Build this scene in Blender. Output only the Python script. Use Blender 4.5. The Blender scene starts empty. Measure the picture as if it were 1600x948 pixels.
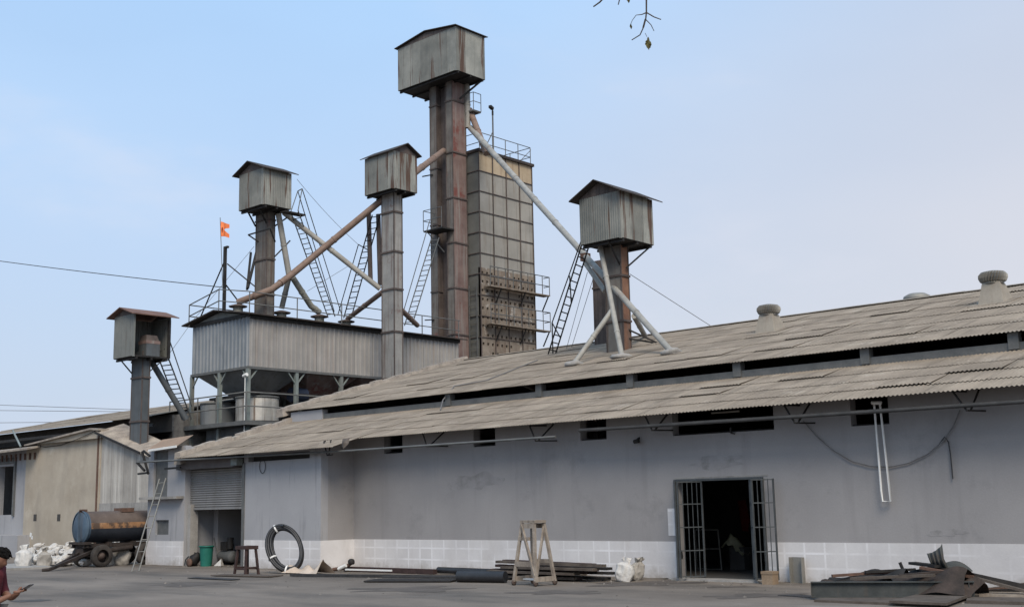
import bpy, bmesh, math, random
from mathutils import Vector as V, Matrix
R = math.radians
rng = random.Random(7)
scene = bpy.context.scene
col = scene.collection

# ------------------------------------------------------------------ camera
F, PITCH, ROLL, YAW, CAMH = 1841.0, R(9.586), R(-1.213), R(42.185), 1.75
fwd = V((-math.sin(YAW)*math.cos(PITCH), math.cos(YAW)*math.cos(PITCH), math.sin(PITCH)))
r0 = fwd.cross(V((0, 0, 1))).normalized(); u0 = r0.cross(fwd)
rt = r0*math.cos(ROLL) + u0*math.sin(ROLL); up = -r0*math.sin(ROLL) + u0*math.cos(ROLL)
CAM = V((0, 0, CAMH))
cd = bpy.data.cameras.new('camera'); cam = bpy.data.objects.new('camera', cd); col.objects.link(cam)
m = Matrix((rt, up, -fwd)).transposed().to_4x4(); m.translation = CAM
cam.matrix_world = m
cd.sensor_width = 36; cd.lens = F/1600*36; cd.clip_end = 3000; cd.clip_start = .1
scene.camera = cam

# ------------------------------------------------------------------ sky, sun, exposure
SUN_EL, SUN_AZ = R(45), R(-38)        # azimuth measured from +X towards +Y
world = bpy.data.worlds.new('World'); scene.world = world; world.use_nodes = True
nt = world.node_tree; nt.nodes.clear()
out = nt.nodes.new('ShaderNodeOutputWorld'); bg = nt.nodes.new('ShaderNodeBackground')
sky = nt.nodes.new('ShaderNodeTexSky'); sky.sky_type = 'NISHITA'; sky.sun_disc = False
sky.sun_elevation = SUN_EL; sky.sun_rotation = R(90) - SUN_AZ
sky.air_density = 1.0; sky.dust_density = 3.0; sky.ozone_density = 2.0; sky.altitude = 0
# thin bright veil of high cloud mixed into the sky
tc = nt.nodes.new('ShaderNodeTexCoord')
mp = nt.nodes.new('ShaderNodeMapping'); mp.inputs['Scale'].default_value = (1.2, 1.2, 3.2)
nz = nt.nodes.new('ShaderNodeTexNoise'); nz.inputs['Scale'].default_value = 1.6; nz.inputs['Detail'].default_value = 4
rp = nt.nodes.new('ShaderNodeValToRGB')
rp.color_ramp.elements[0].position = .35; rp.color_ramp.elements[0].color = (.78, .78, .78, 1)
rp.color_ramp.elements[1].position = .75; rp.color_ramp.elements[1].color = (.96, .96, .96, 1)
mx = nt.nodes.new('ShaderNodeMix'); mx.data_type = 'RGBA'
sp_ = nt.nodes.new('ShaderNodeSeparateXYZ'); nt.links.new(tc.outputs['Generated'], sp_.inputs[0])
vr = nt.nodes.new('ShaderNodeValToRGB')          # the veil is milkier low down
vr.color_ramp.elements[0].position = .02; vr.color_ramp.elements[0].color = (.40, .445, .53, 1)
vr.color_ramp.elements[1].position = .46; vr.color_ramp.elements[1].color = (.315, .49, .72, 1)
nt.links.new(sp_.outputs['Z'], vr.inputs['Fac'])
dt = nt.nodes.new('ShaderNodeVectorMath'); dt.operation = 'DOT_PRODUCT'; dt.inputs[1].default_value = (.3, .9, -.8)
nt.links.new(tc.outputs['Generated'], dt.inputs[0])
hz_ = nt.nodes.new('ShaderNodeMapRange'); hz_.inputs['From Min'].default_value = .02; hz_.inputs['From Max'].default_value = .62; hz_.inputs['To Max'].default_value = .9; hz_.interpolation_type = 'SMOOTHSTEP'
nt.links.new(dt.outputs['Value'], hz_.inputs['Value'])
hb = nt.nodes.new('ShaderNodeMix'); hb.data_type = 'RGBA'; hb.inputs['B'].default_value = (.465, .47, .512, 1)
nt.links.new(hz_.outputs['Result'], hb.inputs['Factor']); nt.links.new(vr.outputs['Color'], hb.inputs['A'])
n2 = nt.nodes.new('ShaderNodeTexNoise'); n2.inputs['Scale'].default_value = 3.2; n2.inputs['Detail'].default_value = 6; n2.inputs['Roughness'].default_value = .55
m2 = nt.nodes.new('ShaderNodeMapping'); m2.inputs['Scale'].default_value = (1, 1, 2.6); m2.inputs['Location'].default_value = (.3, .8, .1)
nt.links.new(tc.outputs['Generated'], m2.inputs['Vector']); nt.links.new(m2.outputs[0], n2.inputs['Vector'])
c2 = nt.nodes.new('ShaderNodeMapRange'); c2.inputs['From Min'].default_value = .52; c2.inputs['From Max'].default_value = .75; c2.inputs['To Max'].default_value = .30; c2.interpolation_type = 'SMOOTHSTEP'
nt.links.new(n2.outputs['Fac'], c2.inputs['Value'])
cb = nt.nodes.new('ShaderNodeMix'); cb.data_type = 'RGBA'; cb.inputs['B'].default_value = (.57, .555, .59, 1)
nt.links.new(c2.outputs['Result'], cb.inputs['Factor']); nt.links.new(hb.outputs['Result'], cb.inputs['A'])
vm = nt.nodes.new('ShaderNodeMix'); vm.data_type = 'RGBA'; vm.blend_type = 'MULTIPLY'; vm.inputs['Factor'].default_value = 1
nt.links.new(cb.outputs['Result'], vm.inputs['A']); vm.inputs['B'].default_value = (9.5, 9.5, 9.5, 1)
nt.links.new(vm.outputs['Result'], mx.inputs['B'])
nt.links.new(tc.outputs['Generated'], mp.inputs['Vector']); nt.links.new(mp.outputs[0], nz.inputs['Vector'])
nt.links.new(nz.outputs['Fac'], rp.inputs['Fac']); nt.links.new(rp.outputs['Color'], mx.inputs['Factor'])
nt.links.new(sky.outputs[0], mx.inputs['A']); nt.links.new(mx.outputs['Result'], bg.inputs['Color'])
bg.inputs['Strength'].default_value = .1
nt.links.new(bg.outputs[0], out.inputs['Surface'])
sd = bpy.data.lights.new('sun', 'SUN'); sd.energy = 1.9; sd.angle = R(28); sd.color = (1, .88, .72)
so = bpy.data.objects.new('sun', sd); col.objects.link(so)
sdir = V((math.cos(SUN_AZ)*math.cos(SUN_EL), math.sin(SUN_AZ)*math.cos(SUN_EL), math.sin(SUN_EL)))
so.rotation_euler = sdir.to_track_quat('Z', 'Y').to_euler(); so.location = (20, 0, 40)
scene.view_settings.view_transform = 'Standard'; scene.view_settings.look = 'None'
scene.view_settings.exposure = .70; scene.view_settings.gamma = 1; scene.view_settings.use_curve_mapping = False

# ------------------------------------------------------------------ survey: a pixel of the photo meets a plane of the place
def ray(x, y): return fwd*F + rt*(x-800) - up*(y-474)
def hit(x, y, ax, val):
    d = ray(x, y); return CAM + d*((val-CAM[ax])/d[ax])
def onX(x, y, X): return hit(x, y, 0, X)
def onY(x, y, Y): return hit(x, y, 1, Y)
def onZ(x, y, Z=0.0): return hit(x, y, 2, Z)

# ------------------------------------------------------------------ materials
def node(t, typ, **kw):
    n = t.nodes.new(typ)
    for k, v in kw.items(): setattr(n, k, v)
    return n
def grunge(name, c1, c2, scale=1.5, rough=.85, metal=0.0, streak=None, samt=.5, sscale=(3, 3, .25), slo=.52, shi=.68,
           panel=0.0, pw=.8, bump=.15, bscale=30, detail=6, blotch=None, blo=.55, bhi=.62, bls=1.2, spec=.3, brick=None, fine=.25):
    mt = bpy.data.materials.new(name); mt.use_nodes = True; t = mt.node_tree; L = t.links.new
    b = t.nodes['Principled BSDF']; b.inputs['Roughness'].default_value = rough; b.inputs['Metallic'].default_value = metal
    b.inputs['Specular IOR Level'].default_value = spec
    tc = node(t, 'ShaderNodeTexCoord'); co = tc.outputs['Object']
    n1 = node(t, 'ShaderNodeTexNoise'); n1.inputs['Scale'].default_value = scale; n1.inputs['Detail'].default_value = detail; n1.inputs['Roughness'].default_value = .62
    L(co, n1.inputs['Vector'])
    cr = node(t, 'ShaderNodeValToRGB'); cr.color_ramp.elements[0].position = .33; cr.color_ramp.elements[1].position = .67
    cr.color_ramp.elements[0].color = (*c1, 1); cr.color_ramp.elements[1].color = (*c2, 1)
    L(n1.outputs['Fac'], cr.inputs['Fac']); c = cr.outputs['Color']
    def mixc(fac, A, B, mode='MIX'):
        mm = node(t, 'ShaderNodeMix', data_type='RGBA', blend_type=mode)
        if hasattr(fac, 'links'): L(fac, mm.inputs['Factor'])
        else: mm.inputs['Factor'].default_value = fac
        if hasattr(A, 'links'): L(A, mm.inputs['A'])
        else: mm.inputs['A'].default_value = (*A, 1)
        if hasattr(B, 'links'): L(B, mm.inputs['B'])
        else: mm.inputs['B'].default_value = (*B, 1)
        return mm.outputs['Result']
    def mrange(v, a, b_, c_, d_):
        mr = node(t, 'ShaderNodeMapRange'); L(v, mr.inputs['Value'])
        for k, q in zip(('From Min', 'From Max', 'To Min', 'To Max'), (a, b_, c_, d_)): mr.inputs[k].default_value = q
        return mr.outputs['Result']
    if brick:
        bt = node(t, 'ShaderNodeTexBrick'); bt.inputs['Scale'].default_value = 1.0
        bt.inputs['Brick Width'].default_value = brick[0]; bt.inputs['Row Height'].default_value = brick[1]
        bt.inputs['Mortar Size'].default_value = brick[2]; bt.inputs['Mortar Smooth'].default_value = .6; bt.offset = brick[4] if len(brick) > 4 else 0
        bt.inputs['Color1'].default_value = (0, 0, 0, 1); bt.inputs['Color2'].default_value = (.35, .35, .35, 1); bt.inputs['Mortar'].default_value = (1, 1, 1, 1)
        mb_ = node(t, 'ShaderNodeMapping'); mb_.inputs['Rotation'].default_value = (R(90), 0, 0); L(co, mb_.inputs['Vector']); L(mb_.outputs[0], bt.inputs['Vector'])
        bm_ = node(t, 'ShaderNodeMath', operation='MULTIPLY'); L(mrange(bt.outputs['Color'], 0, 1, 0, .6), bm_.inputs[0])
        nv = node(t, 'ShaderNodeTexNoise'); nv.inputs['Scale'].default_value = 1.1; nv.inputs['Detail'].default_value = 3; L(co, nv.inputs['Vector'])
        L(mrange(nv.outputs['Fac'], .35, .68, 0, 1), bm_.inputs[1]); c = mixc(bm_.outputs[0], c, brick[3])
        # splashed mud, higher in some places than in others
        sz = node(t, 'ShaderNodeSeparateXYZ'); L(co, sz.inputs[0])
        nm_ = node(t, 'ShaderNodeTexNoise'); nm_.inputs['Scale'].default_value = 2.6; nm_.inputs['Detail'].default_value = 7; nm_.inputs['Roughness'].default_value = .7; L(co, nm_.inputs['Vector'])
        ms_ = node(t, 'ShaderNodeMath', operation='MULTIPLY_ADD'); L(nm_.outputs['Fac'], ms_.inputs[0]); ms_.inputs[1].default_value = -.9; L(sz.outputs['Z'], ms_.inputs[2])
        c = mixc(mrange(ms_.outputs[0], -.52, -.25, .6, 0), c, (.27, .235, .20))
    if panel:
        sp = node(t, 'ShaderNodeSeparateXYZ'); L(co, sp.inputs[0])
        ad = node(t, 'ShaderNodeMath', operation='ADD'); L(sp.outputs['X'], ad.inputs[0]); L(sp.outputs['Y'], ad.inputs[1])
        dv = node(t, 'ShaderNodeMath', operation='DIVIDE'); L(ad.outputs[0], dv.inputs[0]); dv.inputs[1].default_value = pw
        fl = node(t, 'ShaderNodeMath', operation='FLOOR'); L(dv.outputs[0], fl.inputs[0])
        wn = node(t, 'ShaderNodeTexWhiteNoise', noise_dimensions='1D'); L(fl.outputs[0], wn.inputs['W'])
        c = mixc(1.0, c, mixc(wn.outputs['Value'], (1-panel,)*3, (1+panel,)*3), 'MULTIPLY')
        fr = node(t, 'ShaderNodeMath', operation='FRACT'); L(dv.outputs[0], fr.inputs[0])
        c = mixc(mrange(fr.outputs[0], .965, 1, 0, .75), c, tuple(q*.35 for q in c1))
    if blotch:
        nb = node(t, 'ShaderNodeTexNoise'); nb.inputs['Scale'].default_value = bls; nb.inputs['Detail'].default_value = 8; nb.inputs['Roughness'].default_value = .7
        mpb = node(t, 'ShaderNodeMapping'); mpb.inputs['Location'].default_value = (13, 7, 3); L(co, mpb.inputs['Vector']); L(mpb.outputs[0], nb.inputs['Vector'])
        c = mixc(mrange(nb.outputs['Fac'], blo, bhi, 0, .9), c, blotch)
    if streak:
        ms = node(t, 'ShaderNodeMapping'); ms.inputs['Scale'].default_value = sscale; L(co, ms.inputs['Vector'])
        ns = node(t, 'ShaderNodeTexNoise'); ns.inputs['Scale'].default_value = 1.0; ns.inputs['Detail'].default_value = 5; ns.inputs['Roughness'].default_value = .6
        L(ms.outputs[0], ns.inputs['Vector'])
        c = mixc(mrange(ns.outputs['Fac'], slo, shi, 0, samt), c, streak)
    nf = node(t, 'ShaderNodeTexNoise'); nf.inputs['Scale'].default_value = bscale; nf.inputs['Detail'].default_value = 4; L(co, nf.inputs['Vector'])
    if fine:
        c = mixc(1.0, c, mixc(nf.outputs['Fac'], (1-fine,)*3, (1+fine,)*3), 'MULTIPLY')
    L(c, b.inputs['Base Color'])
    if bump:
        bp = node(t, 'ShaderNodeBump'); bp.inputs['Strength'].default_value = bump; bp.inputs['Distance'].default_value = .02
        L(nf.outputs['Fac'], bp.inputs['Height']); L(bp.outputs[0], b.inputs['Normal'])
    return mt
M = {}
M['wall'] = grunge('grey_painted_plaster', (.258, .247, .245), (.305, .292, .288), .45, .9, streak=(.19, .18, .18), samt=.5, sscale=(2.2, 2.2, .22), slo=.55, shi=.8, blotch=(.215, .208, .208), blo=.57, bhi=.74, bls=.9, fine=.08, bump=.1)
M['bay_wall'] = grunge('blue_grey_plaster', (.285, .284, .294), (.34, .338, .347), .5, .9, streak=(.15, .15, .155), samt=.5, sscale=(5, 5, .45), slo=.56, shi=.72, fine=.08, bump=.1)
M['dado'] = grunge('whitewashed_block', (.52, .50, .495), (.60, .58, .57), .9, .9, streak=(.40, .36, .32), samt=.35, sscale=(1.5, 1.5, .6), slo=.55, shi=.8, brick=(.46, .30, .03, (.84, .83, .84)), fine=.06, bump=.1)
M['roofsheet'] = grunge('weathered_cement_sheet', (.175, .145, .114), (.285, .24, .19), .9, .95, streak=(.10, .085, .068), samt=.6, sscale=(7, .35, .35), slo=.5, shi=.72, blotch=(.34, .30, .25), blo=.56, bhi=.70, bls=1.6, fine=.25, bump=.2)
M['roofcap'] = grunge('dusty_mortar', (.22, .19, .165), (.36, .315, .265), 2.5, .95, streak=(.10, .09, .08), samt=.5, slo=.52, shi=.7, fine=.3)
M['ground'] = grunge('yard_concrete', (.125, .105, .088), (.205, .175, .147), .3, .93, streak=(.075, .068, .062), samt=.8, sscale=(.22, .8, 1), slo=.47, shi=.70, blotch=(.23, .205, .18), blo=.58, bhi=.75, bls=.35, fine=.3, bscale=38, bump=.35)
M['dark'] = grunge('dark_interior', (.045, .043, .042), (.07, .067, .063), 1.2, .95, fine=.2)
M['clad'] = grunge('galvanised_sheet', (.175, .18, .165), (.275, .275, .248), 1.1, .7, .1, streak=(.085, .045, .03), samt=.92, sscale=(3.4, 3.4, .2), slo=.555, shi=.61, panel=.26, pw=.62, fine=.12)
M['clad_open'] = grunge('aged_sheet', (.16, .17, .16), (.22, .225, .21), 1.1, .75, .1, streak=(.08, .06, .05), samt=.6, sscale=(6, 6, .4), slo=.57, shi=.7, panel=.12, pw=.6, fine=.12)
M['house_clad'] = grunge('pale_ribbed_sheet', (.265, .255, .242), (.355, .338, .32), .8, .7, .1, streak=(.23, .17, .14), samt=.45, sscale=(4, 4, .3), slo=.52, shi=.75, panel=.06, pw=1.0, fine=.1)
M['house_shaded'] = grunge('shaded_ribbed_sheet', (.185, .208, .23), (.26, .28, .30), .9, .7, .1, streak=(.38, .38, .37), samt=.5, sscale=(5, 5, .4), slo=.52, shi=.75, panel=.06, pw=1.0, fine=.1)  # cooler, darker copy of the house cladding: the gable's shade put into its colour
M['eave_dark'] = grunge('rusty_roof_sheet', (.032, .028, .027), (.065, .052, .046), 2, .85, .1, fine=.2)
M['roof_rust'] = grunge('red_rust_roof_sheet', (.12, .07, .055), (.20, .12, .095), 2, .85, .1, fine=.2)
M['legsteel'] = grunge('dusty_steel_casing', (.12, .11, .10), (.20, .185, .165), 1.4, .8, .15, streak=(.10, .065, .05), samt=.75, sscale=(6, 6, .3), slo=.5, shi=.66, blotch=(.19, .09, .075), blo=.60, bhi=.68, bls=.9, fine=.15)
M['legpale'] = grunge('pale_steel_casing', (.235, .23, .22), (.33, .32, .30), 1.4, .75, .15, streak=(.14, .10, .085), samt=.8, sscale=(5, 5, .25), slo=.52, shi=.68, blotch=(.15, .075, .06), blo=.60, bhi=.66, bls=.8, fine=.15)
M['legred'] = grunge('red_oxide_casing', (.155, .10, .09), (.235, .17, .15), 1.2, .8, .1, streak=(.26, .24, .22), samt=.75, sscale=(6, 6, .35), slo=.5, shi=.64, blotch=(.17, .055, .045), blo=.57, bhi=.66, bls=.7, fine=.15)
M['legorange'] = grunge('rust_orange_casing', (.15, .075, .05), (.25, .14, .09), 1.8, .85, .05, streak=(.12, .10, .09), samt=.7, sscale=(5, 5, .4), slo=.53, shi=.68, fine=.2)
M['legblue'] = grunge('blue_grey_casing', (.075, .085, .092), (.115, .127, .135), 1.2, .75, .15, streak=(.08, .075, .07), samt=.6, sscale=(5, 5, .3), fine=.12)
M['legdark'] = grunge('dark_brown_casing', (.075, .06, .055), (.13, .105, .095), 1.5, .85, .1, streak=(.04, .035, .033), samt=.6, sscale=(6, 6, .3), fine=.2)
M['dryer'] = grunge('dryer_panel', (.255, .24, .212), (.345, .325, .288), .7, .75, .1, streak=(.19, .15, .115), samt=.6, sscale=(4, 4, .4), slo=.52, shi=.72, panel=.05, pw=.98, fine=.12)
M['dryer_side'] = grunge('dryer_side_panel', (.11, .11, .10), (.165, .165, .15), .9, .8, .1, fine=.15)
M['dryer_top'] = grunge('tan_panel', (.36, .28, .185), (.46, .37, .26), 1, .8, .05, streak=(.25, .17, .11), samt=.6, sscale=(4, 4, .4), fine=.12)
M['dryer_low'] = grunge('rusty_perforated_panel', (.17, .135, .105), (.27, .225, .18), 1.6, .85, .05, streak=(.12, .075, .05), samt=.7, sscale=(3, 3, .6), blotch=(.40, .37, .33), blo=.58, bhi=.63, bls=2.0, fine=.2)
M['beam_steel'] = grunge('dull_beam_steel', (.045, .05, .05), (.075, .08, .078), 3, .75, .2, streak=(.10, .07, .05), samt=.5, fine=.2)
M['steel'] = grunge('painted_steel', (.10, .105, .105), (.15, .15, .145), 3, .7, .2, fine=.2)
M['darksteel'] = grunge('black_steel', (.018, .017, .017), (.036, .033, .031), 4, .7, .2, fine=.2)
M['pipe_dark'] = grunge('dark_grey_pipe', (.05, .05, .05), (.085, .083, .08), 3, .7, .1, fine=.2)
M['rust'] = grunge('rusty_steel', (.09, .055, .042), (.16, .095, .07), 4, .85, .1, fine=.25)
M['brownpipe'] = grunge('brown_pipe', (.17, .115, .09), (.27, .195, .155), 2, .75, .1, streak=(.10, .06, .05), samt=.7, sscale=(2, 2, 2), fine=.2)
M['whitepipe'] = grunge('pale_spout_pipe', (.25, .24, .215), (.36, .345, .31), 2, .65, .1, streak=(.20, .16, .13), samt=.7, sscale=(1.6, 1.6, 1.6), slo=.55, shi=.7, fine=.15)
M['greenpipe'] = grunge('mossy_pipe', (.12, .125, .10), (.30, .29, .25), 2.5, .8, 0, fine=.25)
M['greensteel'] = grunge('grey_green_steel', (.17, .20, .19), (.24, .265, .25), 3, .7, .15, streak=(.12, .08, .06), samt=.5, fine=.15)
M['tank_bright'] = grunge('bright_tank_steel', (.36, .34, .30), (.58, .55, .50), 1.1, .5, .35, streak=(.12, .07, .045), samt=.85, sscale=(6, 6, .35), slo=.5, shi=.64, panel=.18, pw=.45, fine=.1)
M['tank_grey'] = grunge('grey_tank_steel', (.16, .17, .175), (.22, .23, .235), 1.1, .6, .2, streak=(.11, .10, .095), samt=.5, sscale=(6, 6, .4), fine=.1)
M['beige'] = grunge('beige_plaster', (.33, .282, .222), (.43, .378, .305), .6, .95, streak=(.21, .19, .165), samt=.55, sscale=(.9, .9, .5), slo=.5, shi=.75, blotch=(.47, .42, .345), blo=.57, bhi=.72, bls=.8, fine=.1)
M['tin'] = grunge('streaked_tin', (.27, .255, .235), (.37, .35, .32), .9, .75, .1, streak=(.56, .54, .50), samt=.6, sscale=(4, 4, .18), slo=.52, shi=.68, panel=.1, pw=.9, fine=.1)
M['rubble'] = grunge('mottled_old_wall', (.075, .07, .065), (.25, .235, .215), 2.2, .95, blotch=(.36, .34, .31), blo=.6, bhi=.66, bls=2.5, fine=.35, bump=.5)
M['orange_tin'] = grunge('orange_dusty_tin', (.20, .15, .115), (.29, .21, .155), .8, .9, fine=.2)
M['shutter'] = grunge('shutter_steel', (.215, .21, .205), (.27, .262, .255), 1, .6, .25, streak=(.16, .145, .13), samt=.5, fine=.1)
M['shutterbox'] = grunge('shutter_cover', (.085, .072, .068), (.12, .105, .10), 2, .8, fine=.15)
M['concrete'] = grunge('bare_concrete', (.24, .23, .215), (.33, .315, .295), 2, .95, streak=(.15, .14, .13), samt=.5, fine=.2)
M['white'] = grunge('white_paint', (.62, .62, .60), (.74, .73, .70), 3, .7, fine=.1)
M['grill'] = grunge('gate_paint', (.05, .055, .057), (.08, .087, .09), 4, .6, .2, fine=.15)
M['ventm'] = grunge('ventilator_metal', (.19, .185, .17), (.26, .25, .225), 2, .6, .3, streak=(.18, .15, .12), samt=.5, fine=.12)
M['ventbase'] = grunge('ventilator_base', (.25, .225, .19), (.33, .295, .245), 2, .8, streak=(.22, .18, .14), samt=.5, fine=.15)
M['tyre'] = grunge('dusty_rubber', (.028, .025, .023), (.06, .052, .046), 5, .9, fine=.25)
M['rim'] = grunge('rusty_rim', (.07, .05, .042), (.12, .09, .075), 5, .8, .2)
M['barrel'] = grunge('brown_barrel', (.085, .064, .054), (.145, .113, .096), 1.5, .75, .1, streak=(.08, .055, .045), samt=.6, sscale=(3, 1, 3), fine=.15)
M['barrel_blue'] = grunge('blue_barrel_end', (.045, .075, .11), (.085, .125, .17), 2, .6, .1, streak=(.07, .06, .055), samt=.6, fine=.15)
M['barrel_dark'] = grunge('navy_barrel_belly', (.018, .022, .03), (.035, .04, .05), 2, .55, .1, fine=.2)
M['barrel_stripe'] = grunge('worn_orange_stripe', (.24, .12, .055), (.36, .21, .11), 3, .7, 0, blotch=(.07, .05, .04), blo=.46, bhi=.54, bls=3.5, fine=.2)
M['sack'] = grunge('white_woven_sack', (.44, .425, .40), (.58, .56, .53), 4, .85, streak=(.30, .28, .26), samt=.6, sscale=(5, 5, 5), fine=.12, bump=.9, bscale=11)
M['sack_brown'] = grunge('dusty_sack', (.27, .25, .225), (.40, .375, .335), 4, .9, streak=(.15, .13, .11), samt=.6, sscale=(5, 5, 5), fine=.15, bump=.9, bscale=11)
M['sackcloth'] = grunge('cream_sackcloth', (.46, .37, .29), (.58, .48, .39), 3, .9, fine=.15)
M['rubber'] = grunge('black_plastic_pipe', (.016, .017, .02), (.026, .027, .03), 5, .45, spec=.4)
M['greybar'] = grunge('dark_bar', (.03, .03, .032), (.06, .058, .058), 4, .65, .3)
M['greenbin'] = grunge('green_plastic', (.012, .11, .085), (.02, .15, .115), 4, .5, fine=.1)
M['darkwood'] = grunge('dark_red_wood', (.03, .018, .017), (.06, .036, .032), 4, .8, fine=.25)
M['scraprust'] = grunge('scorched_scrap', (.026, .022, .02), (.065, .049, .042), 3, .9, .1, fine=.3)
M['wood'] = grunge('weathered_wood', (.20, .165, .135), (.33, .285, .235), 3, .9, streak=(.11, .09, .075), samt=.7, sscale=(9, 9, 1), fine=.25)
M['plank'] = grunge('grey_brown_plank', (.06, .048, .04), (.13, .108, .09), 3, .9, streak=(.06, .05, .045), samt=.7, fine=.25)
M['bluedoor'] = grunge('dark_blue_panel', (.02, .028, .05), (.03, .04, .07), 2, .7)
M['cardboard'] = grunge('brown_board', (.21, .15, .10), (.28, .21, .145), 3, .9)
M['flag'] = grunge('saffron_cloth', (.72, .17, .055), (.80, .23, .08), 3, .8, fine=.1)
M['flagmark'] = grunge('dark_red_print', (.16, .03, .02), (.22, .05, .03), 3, .8)
M['skin'] = grunge('brown_skin', (.17, .085, .055), (.21, .105, .07), 6, .6, fine=.06, bump=.03)
M['hair'] = grunge('black_hair', (.006, .0055, .0055), (.012, .011, .010), 30, .95, spec=.1, fine=.3, bump=.8, bscale=90)
M['shirt'] = grunge('maroon_cloth', (.085, .016, .02), (.12, .024, .03), 6, .9, fine=.15)
M['trouser'] = grunge('grey_cloth', (.05, .05, .055), (.07, .07, .075), 6, .9)
M['phone'] = grunge('phone_glass', (.02, .02, .022), (.03, .03, .033), 3, .25, fine=0, bump=0)
M['bark'] = grunge('bark', (.05, .04, .032), (.10, .08, .065), 6, .95, bump=.6)
M['leaf'] = grunge('dry_leaf', (.06, .065, .025), (.11, .095, .035), 20, .8)
M['cable'] = grunge('cable_black', (.03, .03, .032), (.05, .05, .05), 3, .7)
M['greycable'] = grunge('cable_grey', (.13, .125, .125), (.17, .165, .165), 3, .8)
M['red'] = grunge('red_cloth', (.10, .014, .01), (.14, .02, .014), 5, .9)
M['olive'] = grunge('olive_cloth', (.30, .28, .17), (.42, .40, .27), 5, .9)

# ------------------------------------------------------------------ mesh builder (world coordinates)
class MB:
    def __init__(s): s.v = []; s.f = []; s.sm = []
    def add(s, vs, fs, smooth=False):
        o = len(s.v); s.v += [V(p) for p in vs]
        for f in fs: s.f.append([o+i for i in f]); s.sm.append(smooth)
        return s
    def quad(s, a, b, c, d): return s.add([a, b, c, d], [(0, 1, 2, 3)])
    def hexa(s, b4, t4):
        return s.add(list(b4)+list(t4), [(3, 2, 1, 0), (4, 5, 6, 7), (0, 1, 5, 4), (1, 2, 6, 5), (2, 3, 7, 6), (3, 0, 4, 7)])
    def box(s, x0, x1, y0, y1, z0, z1):
        return s.hexa([(x0, y0, z0), (x1, y0, z0), (x1, y1, z0), (x0, y1, z0)], [(x0, y0, z1), (x1, y0, z1), (x1, y1, z1), (x0, y1, z1)])
    def beam(s, p, q, w=.06, h=None, upv=(0, 0, 1)):
        p = V(p); q = V(q); h = h or w; d = (q-p).normalized(); u = V(upv)
        if abs(d.dot(u)) > .97: u = V((0, 1, 0))
        a = d.cross(u).normalized()*w/2; b = a.cross(d).normalized()*h/2
        return s.hexa([p-a-b, p+a-b, p+a+b, p-a+b], [q-a-b, q+a-b, q+a+b, q-a+b])
    def tube(s, pts, r, n=8, cap=True, closed=False):
        pts = [V(p) for p in pts]; k = len(pts); rs = r if isinstance(r, (list, tuple)) else [r]*k
        vs = []; prev = None
        for i, p in enumerate(pts):
            if closed: d = (pts[(i+1) % k]-pts[i-1]).normalized()
            else: d = (pts[min(i+1, k-1)]-pts[max(i-1, 0)]).normalized()
            if prev is None:
                u = V((0, 0, 1)) if abs(d.z) < .9 else V((1, 0, 0))
                a = d.cross(u).normalized()
            else: a = (prev-d*prev.dot(d)).normalized()
            prev = a; b = d.cross(a)
            for j in range(n):
                t = 2*math.pi*j/n; vs.append(p+(a*math.cos(t)+b*math.sin(t))*rs[i])
        fs = []
        for i in range(k if closed else k-1):
            for j in range(n):
                i2 = (i+1) % k
                fs.append((i*n+j, i*n+(j+1) % n, i2*n+(j+1) % n, i2*n+j))
        s.add(vs, fs, True)
        if cap and not closed:
            s.add(vs[:n], [tuple(range(n))[::-1]]); s.add(vs[-n:], [tuple(range(n))])
        return s
    def lathe(s, c, prof, n=24, ax='z', smooth=True, cap=True):
        c = V(c); vs = []; fs = []
        for (r, h) in prof:
            for j in range(n):
                t = 2*math.pi*j/n; a, b = r*math.cos(t), r*math.sin(t)
                vs.append(c+(V((a, b, h)) if ax == 'z' else V((a, h, b)) if ax == 'y' else V((h, a, b))))
        for i in range(len(prof)-1):
            for j in range(n): fs.append((i*n+j, i*n+(j+1) % n, (i+1)*n+(j+1) % n, (i+1)*n+j))
        s.add(vs, fs, smooth)
        if cap:
            s.add(vs[:n], [tuple(range(n))[::-1]]); s.add(vs[-n:], [tuple(range(n))])
        return s
    def blob(s, c, rx, ry, rz, seed=0, n=12, m=8, amp=.2, flat=True, rot=0):
        rg = random.Random(seed); ph = [(rg.uniform(0, 6.3), rg.uniform(0, 6.3), rg.uniform(.7, 1.3)) for _ in range(5)]
        vs = []; fs = []
        for i in range(m+1):
            th = math.pi*i/m
            for j in range(n):
                f = 2*math.pi*j/n
                k = 1+amp*sum(math.sin((q+1)*f*p[2]+p[0]*1)*math.sin((q+1.5)*th+p[1])/(q+1.3) for q, p in enumerate(ph[:4]))
                x, y, z = math.sin(th)*math.cos(f), math.sin(th)*math.sin(f), math.cos(th)
                p = V((abs(x)**.75*math.copysign(1, x)*rx*k, abs(y)**.75*math.copysign(1, y)*ry*k, z*rz*(k if z > 0 or not flat else .8)))
                vs.append(V(c)+Matrix.Rotation(rot, 3, 'Z') @ p)
        for i in range(m):
            for j in range(n): fs.append((i*n+j, (i+1)*n+j, (i+1)*n+(j+1) % n, i*n+(j+1) % n))
        return s.add(vs, fs, True)

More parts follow.
